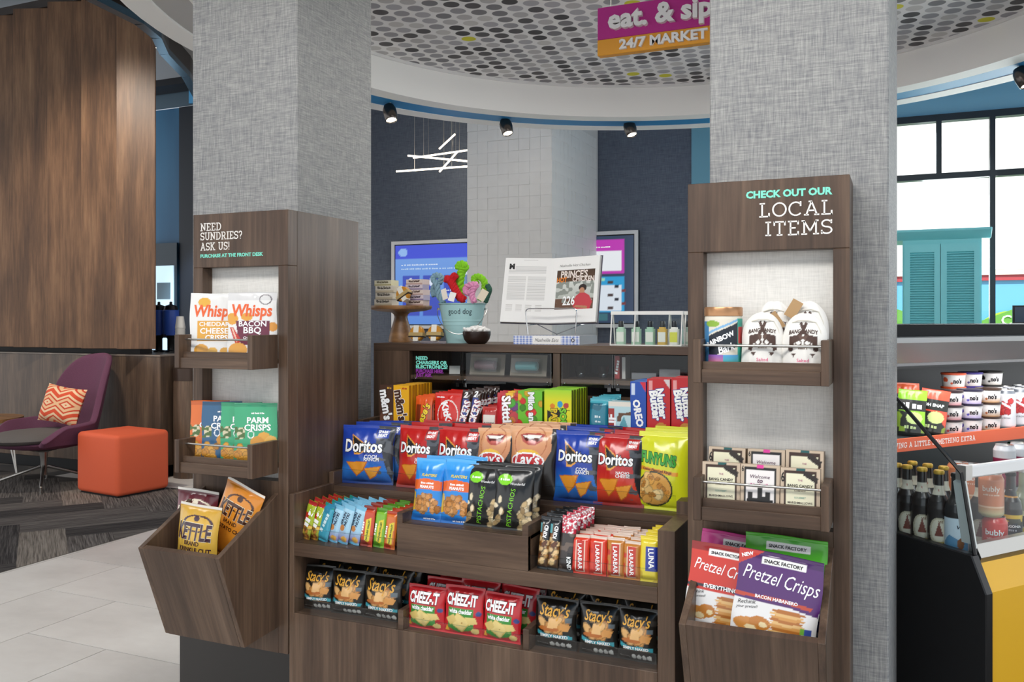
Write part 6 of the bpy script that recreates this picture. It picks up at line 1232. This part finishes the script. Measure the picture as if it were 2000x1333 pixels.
# downlight on wall behind coffee counter
lamp('coffee_wall_light', 'SPOT', (wx(322, 7.5), 7.4, 2.7), 140, (.75, .9, 1), (math.radians(35), 0, 0), .1, spot=math.radians(70))
# ================================================================== OPEN COOLER AT THE RIGHT
U = Vector((.606, .796, 0)).normalized(); Wd = Vector((-U.y, U.x, 0)); O = Vector((.227, 2.613, 0))
co = thing('open_cooler', 'black open front drinks cooler with yellow base panel', 'cooler', O, (0, 0, math.atan2(U.y, U.x)))
# local axes: x along the front (to the right), y into the cooler
LEN, DEP = 2.0, .78
BK = BLACK
prof = [(0, 0), (0, .583), (.041, .677), (.30, .690), (DEP, .70), (DEP, 0)]
MB().prism(prof, 'x', -.03, .0).build('end_panel', BK, co, world=False, bevel=.003)
YEL = mat('yellow_panel', '#f0b71f', .4)
MB().prism([(.006, .05), (.006, .583), (.045, .662), (.06, .662), (.06, .05)], 'x', .002, LEN).build('front_panel', YEL, co, world=False)
MB().prism([(.040, .652), (.034, .667), (.05, .70), (.07, .70), (.07, .652)], 'x', .002, LEN).build('steel_sill', METAL, co, world=False)
MB().box(.0, LEN, .05, DEP, .0, .05).build('base', BK, co, world=False)
MB().box(.0, .15, .075, DEP, .618, .6395).build('bottle_riser', mat('deck_dark', '#2a2a2c', .4), co, world=False)
MB().box(.0, LEN, .06, DEP, .60, .618).build('deck', mat('deck_dark', '#2a2a2c', .4), co, world=False)
MB().box(-.03, LEN, DEP, DEP + .03, 0, 1.285).build('back_panel', BK, co, world=False)
MB().box(.0, LEN, DEP - .012, DEP, .62, 1.16).build('inner_back', mat('cooler_inner', '#33363b', .35), co, world=False)
# side glass, rail and front glass
MB().prism([(.041, .677), (.079, .885), (.285, 1.075), (.52, 1.23), (DEP, 1.23), (DEP, .70)], 'x', -.018, -.012).build('side_glass', clear('cooler_glass', (.93, .96, .97)), co, world=False)
MB().tube([(-.015, .041, .677), (-.015, .079, .888), (-.015, .285, 1.078), (-.015, .52, 1.235)], .0055, 6).build('glass_edge', BK, co, world=False)
MB().prism([(.050, .70), (.046, .69), (.080, .882), (.110, .86), (.085, .70)], 'x', -.006, .004).build('side_trim', mat('pale_steel', '#c9cfcc', .3, .4), co, world=False)
MB().prism([(.048, .70), (.052, .70), (.086, .885), (.082, .885)], 'x', .006, LEN).build('front_glass', GLASS, co, world=False)
MB().box(.0, LEN, .070, .092, .872, .905).build('rail', mat('rail_white', '#f2f2f0', .3), co, world=False, bevel=.004)
MB().box(-.016, .012, .066, .096, .868, .908).build('rail_cap', METAL, co, world=False)
# canopy
MB().prism([(.30, 1.235), (.30, 1.285), (DEP, 1.285), (DEP, 1.18), (.36, 1.18)], 'x', -.03, LEN).build('canopy', mat('canopy_black', '#0d0e11', .6, spec=.2), co, world=False)
MB().prism([(.285, 1.232), (.283, 1.247), (.297, 1.25), (.365, 1.172), (.355, 1.168)], 'x', -.02, LEN).build('light_baffle', mat('baffle_steel', '#aeb0b0', .35, .3), co, world=False)
for k in range(3): MB().box(.0, LEN, .40 + k * .09, .41 + k * .09, 1.155 - k * .012, 1.18).build('louvre', mat('louvre_dark', '#1a1c20', .3), co, world=False)
# shelf with orange price strip
ZS = .925
MB().box(.0, LEN, .40, DEP - .012, ZS - .012, ZS).build('shelf', mat('shelf_steel', '#3a3c40', .4), co, world=False)
MB().box(.0, LEN, .392, .40, ZS - .034, ZS + .006).build('price_strip', mat('strip_orange', '#e8643a', .45), co, world=False)
v, f = slab2d('CRAVING A LITTLE SOMETHING EXTRA', .16, .12); v = v * .016; m_ = MB().add([(p[0] + .075, .3915, ZS - .022 + p[1]) for p in v], f); m_.build('strip_lettering', mat('strip_white', '#fff6ee', .5), co, world=False)
lamp('cooler_light', 'AREA', O + U * .5 + Wd * .35 + Vector((0, 0, 1.165)), 3.2, (1, 1, 1), (0, 0, math.atan2(U.y, U.x)), 1.0, .08)
CT = math.atan2(U.y, U.x)
def cl(px, s):                                    # position along the front for picture column px at depth s
    lo, hi = -.3, 1.2
    for _ in range(50):
        m = (lo + hi) / 2; P = O + U * m + Wd * s; a = (P.x * CS + P.y * SN) / dep(P.x, P.y) * F_PX + CX
        if a < px: lo = m
        else: hi = m
    return lo
def cw(px, s): P = O + U * cl(px, s) + Wd * s; return P
FACE = math.degrees(math.atan2(0, 1))
def facing(P): return math.atan2(P.y, P.x) - math.pi / 2    # turn a print towards the aisle
BOT = [(0, .029), (.003, .0305), (.13, .0305), (.15, .027), (.165, .018), (.18, .0135), (.225, .0125)]
def bottle_design(glass, band, lab, words):
    return dict(base=glass, S=[('r', -.5, .12, .5, .5, lab)] + band, T=words, opt=dict(prof=BOT, m='foil'))
BEER = bottle_design('#1d120d', [('r', -.5, .74, .5, .86, '#d9d2bf'), ('r', -.5, .12, .5, .5, '#1d120d'), ('e', .0, .30, .14, .17, '#c9bfa2'), ('e', .0, .31, .11, .14, '#e3dcc6'), ('p', [(-.06, .24), (0, .42), (.06, .24)], '#7a3a2a'), ('r', -.12, .12, .12, .17, '#b09a4a')], '#1d120d', [('VIE', .02, .42, .07, '#7a4a2a', dict(rel=1)), ('~5', 0, .15, .14, '#2a1d12', dict(rel=1)), ('R', .0, .80, .03, '#a8432a', dict(rel=1, b=.04))])
ALE = bottle_design('#1a1412', [('r', -.5, .10, .5, .5, '#cfe0ea'), ('p', [(-.2, .2), (-.1, .3), (.1, .22), (.2, .34), (.2, .1), (-.2, .1)], '#5f93b8'), ('e', .06, .2, .05, .07, '#8a5a3a')], '#cfe0ea', [('V', .03, .4, .05, '#1d2a3a', dict(rel=1, sh=.2))])
PAT = bottle_design('#1f120c', [('r', -.5, .1, .5, .5, '#1d2733'), ('r', -.5, .42, .5, .5, '#e8c02a'), ('n', -.5, .38, .5, .46, '#3a3a24', .45, 26), ('r', -.5, .72, .5, .9, '#17130f'), ('r', -.5, .72, .5, .74, '#d9982c')], '#1d2733', [('PATAGONIA', 0, .36, .3, WT, dict(rel=1, b=.03)), ('~6', 0, .31, .16, '#b9c2cc', dict(rel=1)), ('~12', .0, .19, .22, '#c9c9c6', dict(rel=1, b=0)), ('PATAGONIA', 0, .82, .1, '#d9d9d6', dict(rel=1))])
GRN = bottle_design('#8f947c', [('r', -.5, .1, .5, .45, '#c9c9a8'), ('r', -.2, .3, .2, .44, '#1d2a20'), ('p', [(-.1, .2), (0, .28), (.1, .2), (0, .12)], '#e8d02c')], '#c9c9a8', [])
def bottle(px, s, key, D, lab, cap='#c9a23c', z=.640, scale=1.):
    P = cw(px, s); me, lt, sf = make_print(key, D, 2 * math.pi * .0305, .225, 0, 'round')
    o = link('glass_bottle', me, None, None, (P.x, P.y, z), (0, 0, facing(P))); tag(o, lab, 'bottle')
    if lt: link('lettering', lt, None, o)
    MB().lathe([(.014, .224), (.0145, .226), (.0145, .232), (.012, .235), (.001, .235)], n=14).build('crown_cap', mat('cap' + cap, cap, .35, .5), o, world=False, smooth=True)
CANP = [(0, .024), (.006, .031), (.010, .033), (.106, .033), (.114, .029), (.118, .0265), (.121, .027)]
def can(px, s, key, D, lab, z=.6185, h=.121):
    D = dict(D); D['opt'] = dict(prof=[(a * h / .121, b) for a, b in CANP], m='foil'); P = cw(px, s); me, lt, sf = make_print(key, D, 2 * math.pi * .033, h, 0, 'round')
    o = link('drink_can', me, None, None, (P.x, P.y, z), (0, 0, facing(P))); tag(o, lab, 'can')
    if lt: link('lettering', lt, None, o)
    MB().lathe([(.001, h - .004), (.024, h - .004), (.025, h), (.027, h)], n=20, cap=False).build('can_top', METAL, o, world=False, smooth=True)
bt = [(1752, .30, 'dark beer bottle nearest the column in the cooler'), (1772, .26, 'dark beer bottle, second from the column'), (1801, .21, 'dark beer bottle, third from the column'), (1834, .155, 'dark beer bottle, fourth from the column'), (1782, .36, 'dark beer bottle in the second row by the column'), (1812, .30, 'dark beer bottle in the second row, second'), (1843, .25, 'dark beer bottle in the second row, third')]
def cs_(px, u):                                   # depth into the cooler for column px at distance u from the end panel
    lo, hi = .0, .7
    for _ in range(50):
        m = (lo + hi) / 2; P = O + U * u + Wd * m; a = (P.x * CS + P.y * SN) / dep(P.x, P.y) * F_PX + CX
        if a > px: lo = m
        else: hi = m
    return lo
for i, (px, s, lab) in enumerate(bt): bottle(px, cs_(px, .042 if i < 4 else .115), 'beer', BEER, lab)
bottle(1868, cs_(1868, .042), 'ale', ALE, 'dark bottle with pale blue label beside the glass edge', '#1d1d1d')
PEACH = dict(base='#d9835a', S=[('g', 0, .3, '#c9d0a0', '#d9835a'), ('r', -.5, .24, .5, .26, '#f0c8a8')], T=[('bubly', .0, .66, .22, '#f3e0d2', dict(rel=1, b=.02)), ('~10', .0, .54, .2, '#f3d0b8', dict(rel=1, b=0))])
RED = dict(base='#d8281f', S=[('g', 0, .3, '#e8503c', '#d8281f')], T=[('bubly', .0, .64, .24, WT, dict(rel=1, b=.02)), ('~10', .0, .52, .2, '#f3c0b8', dict(rel=1, b=0)), ('~8', .0, .32, .16, '#f3c0b8', dict(rel=1, b=0))])
can(1943, .125, 'redc', RED, 'red sparkling water can at the front of the cooler'); can(1936, .127, 'peach', PEACH, 'peach sparkling water can on top of the red one', .6185 + .122)
can(1872, .30, 'peach', PEACH, 'peach can behind the dark bottles, left', .6185 + .122); can(1898, .26, 'peach', PEACH, 'peach can behind the dark bottles, right', .6185 + .122)
for px, s, lab in ((1872, .30, 'lower peach can under the left rear peach can'), (1898, .26, 'lower peach can under the right rear peach can')): can(px, s, 'peach', PEACH, lab)
bottle(1914, .18, 'beer', BEER, 'dark beer bottle just inside the front glass', z=.6185)
bottle(1974, .145, 'pat', PAT, 'dark bottle with yellow and navy label at the right', '#17130f', z=.6185); bottle(1999, .16, 'grn', GRN, 'pale olive bottle at the right edge of the cooler', '#c9c9c6', z=.6185)
MAG = dict(base='#8a2a4a', S=[('r', -.5, .7, .5, 1, '#c9ccd0')], T=[])
for px, s, lab in ((1962, .30, 'silver topped plum can behind the rail, left'), (1992, .30, 'silver topped plum can behind the rail, right')):
    can(px, s, 'mag', MAG, lab, .6185 + .141, .14); can(px, s, 'mag', MAG, lab.replace('silver topped plum can', 'lower plum can of the pile'), .6185, .14)
for px, s, lab in ((1976, .52, 'green glass bottle at the back, left'), (1999, .5, 'green glass bottle at the back, right')): bottle(px, s, 'gbt', bottle_design('#1f6a34', [], '#2f8a4a', []), lab, '#2f8a4a', z=.6185)
# upper shelf: tubs, pouches, cans
def tub(px, s, lev, c, spot_, lab, dark='#2a1d2a'):
    R = .038; h = .040; D = dict(base='#ece9e6', S=[('g', 0, .5, c, '#ece9e6'), ('e', -.12, .6, .045, .2, spot_), ('e', -.02, .3, .02, .09, spot_)], T=[("no's", .06, .5, .12, '#1d1a1d', dict(rel=1, b=.05, hs=1.2))], opt=dict(prof=[(0, R * .9), (h, R)], m='card'))
    P = cw(px, s); me, lt, sf = make_print('tub' + c + spot_, D, 2 * math.pi * R, h, 0, 'round')
    o = link('dessert_tub', me, None, None, (P.x, P.y, ZS + lev * .0478), (0, 0, facing(P))); tag(o, lab, 'tub'); link('lettering', lt, None, o)
    MB().lathe([(R, h), (R + .0025, h + .001), (R + .0025, h + .007), (R - .001, h + .0075), (.001, h + .0072)], n=28).build('lid', mat('tub_lid' + dark, dark, .35), o, world=False, smooth=True)
for j, (px, c, sp_, nm, dk) in enumerate(((1855, '#c9848a', '#c8343a', 'strawberry red', '#2a1a1d'), (1894, '#b9a8d0', '#4a3fb0', 'violet', '#1f1a34'), (1930, '#b98a5a', '#a85a2a', 'caramel', '#3a2418'))):
    for lev, w_ in enumerate(('bottom', 'middle', 'top')): tub(px, .435, lev, c, sp_, '%s dotted dessert tub, %s of its stack' % (nm, w_), dk)
WC = dict(base='#d9dade', S=[('r', -.5, .9, .5, .98, '#5a5f66'), ('b', -.1, .38, .1, .78, 12, .05, .07, ['#c8242c', '#d83a3a'], 4, [(-.1, .4), (.1, .4), (.1, .78), (-.1, .72)]), ('p', [(-.1, .68), (.1, .5), (.1, .56), (-.1, .74)], '#eef0f2')], T=[('LACROIX', 0, .28, .16, '#3a2a3a', dict(rel=1, b=.0))])
for px, s, lab in ((1963, .43, 'white can with red fruit print, left on the cooler shelf'), (1991, .44, 'white can with red fruit print, right on the cooler shelf'), (1966, .51, 'white can in the second row on the cooler shelf'), (1994, .52, 'white can in the second row at the right edge')): can(px, s, 'wc', WC, lab, ZS, .135)
def pouch(px, s, c1, c2, lab, rz, roll, sd, h=.15, words='~4'):
    D = dict(base='#23241f', S=[('r', -.5, .78, .5, 1, c1), ('p', [(-.5, .55), (.1, .5), (.5, .2), (.5, .55)], c2), ('e', .12, .4, .28, .13, '#c9d98a'), ('n', -.5, .1, .5, .5, '#7f9a2c', .55, 7)], T=[(words, .0, .66, .7, WT, dict(b=.04)), ('~4', .0, .2, .4, '#b9c98a', dict(b=.02))], opt=dict(crimp=.03))
    P = cw(px, s); o = good('snack_pouch', lab, 'pouch', 'cp%d' % sd, D, .085, h, .03, 'pouch', (P.x, P.y, ZS), 6, math.degrees(facing(P)) + rz, roll, None, sd)
pouch(1776, .45, '#8fcf2c', '#8fcf2c', 'lime topped snack pouch on the cooler shelf', 0, 4, 91); pouch(1815, .435, '#e8543a', '#e8543a', 'orange topped snack pouch beside the tubs', 0, 8, 92, words='OH SNAP')
pouch(1768, .52, '#e8643a', '#d94a2a', 'orange topped snack pouch at the back by the column', 0, 0, 93, .165)
for px, c, lab in ((1862, '#d8542a', 'orange lidded tub on the rear stack'), (1895, '#3a2f80', 'violet lidded tub on the rear stack'), (1935, '#17130f', 'black lidded tub on the rear stack')):
    for lev in range(4): tub(px, .53, lev, '#c9c0b8', c, lab if lev == 3 else lab.replace('on the rear', 'number %s from the bottom of the rear' % ('one', 'two', 'three')[lev]), c)
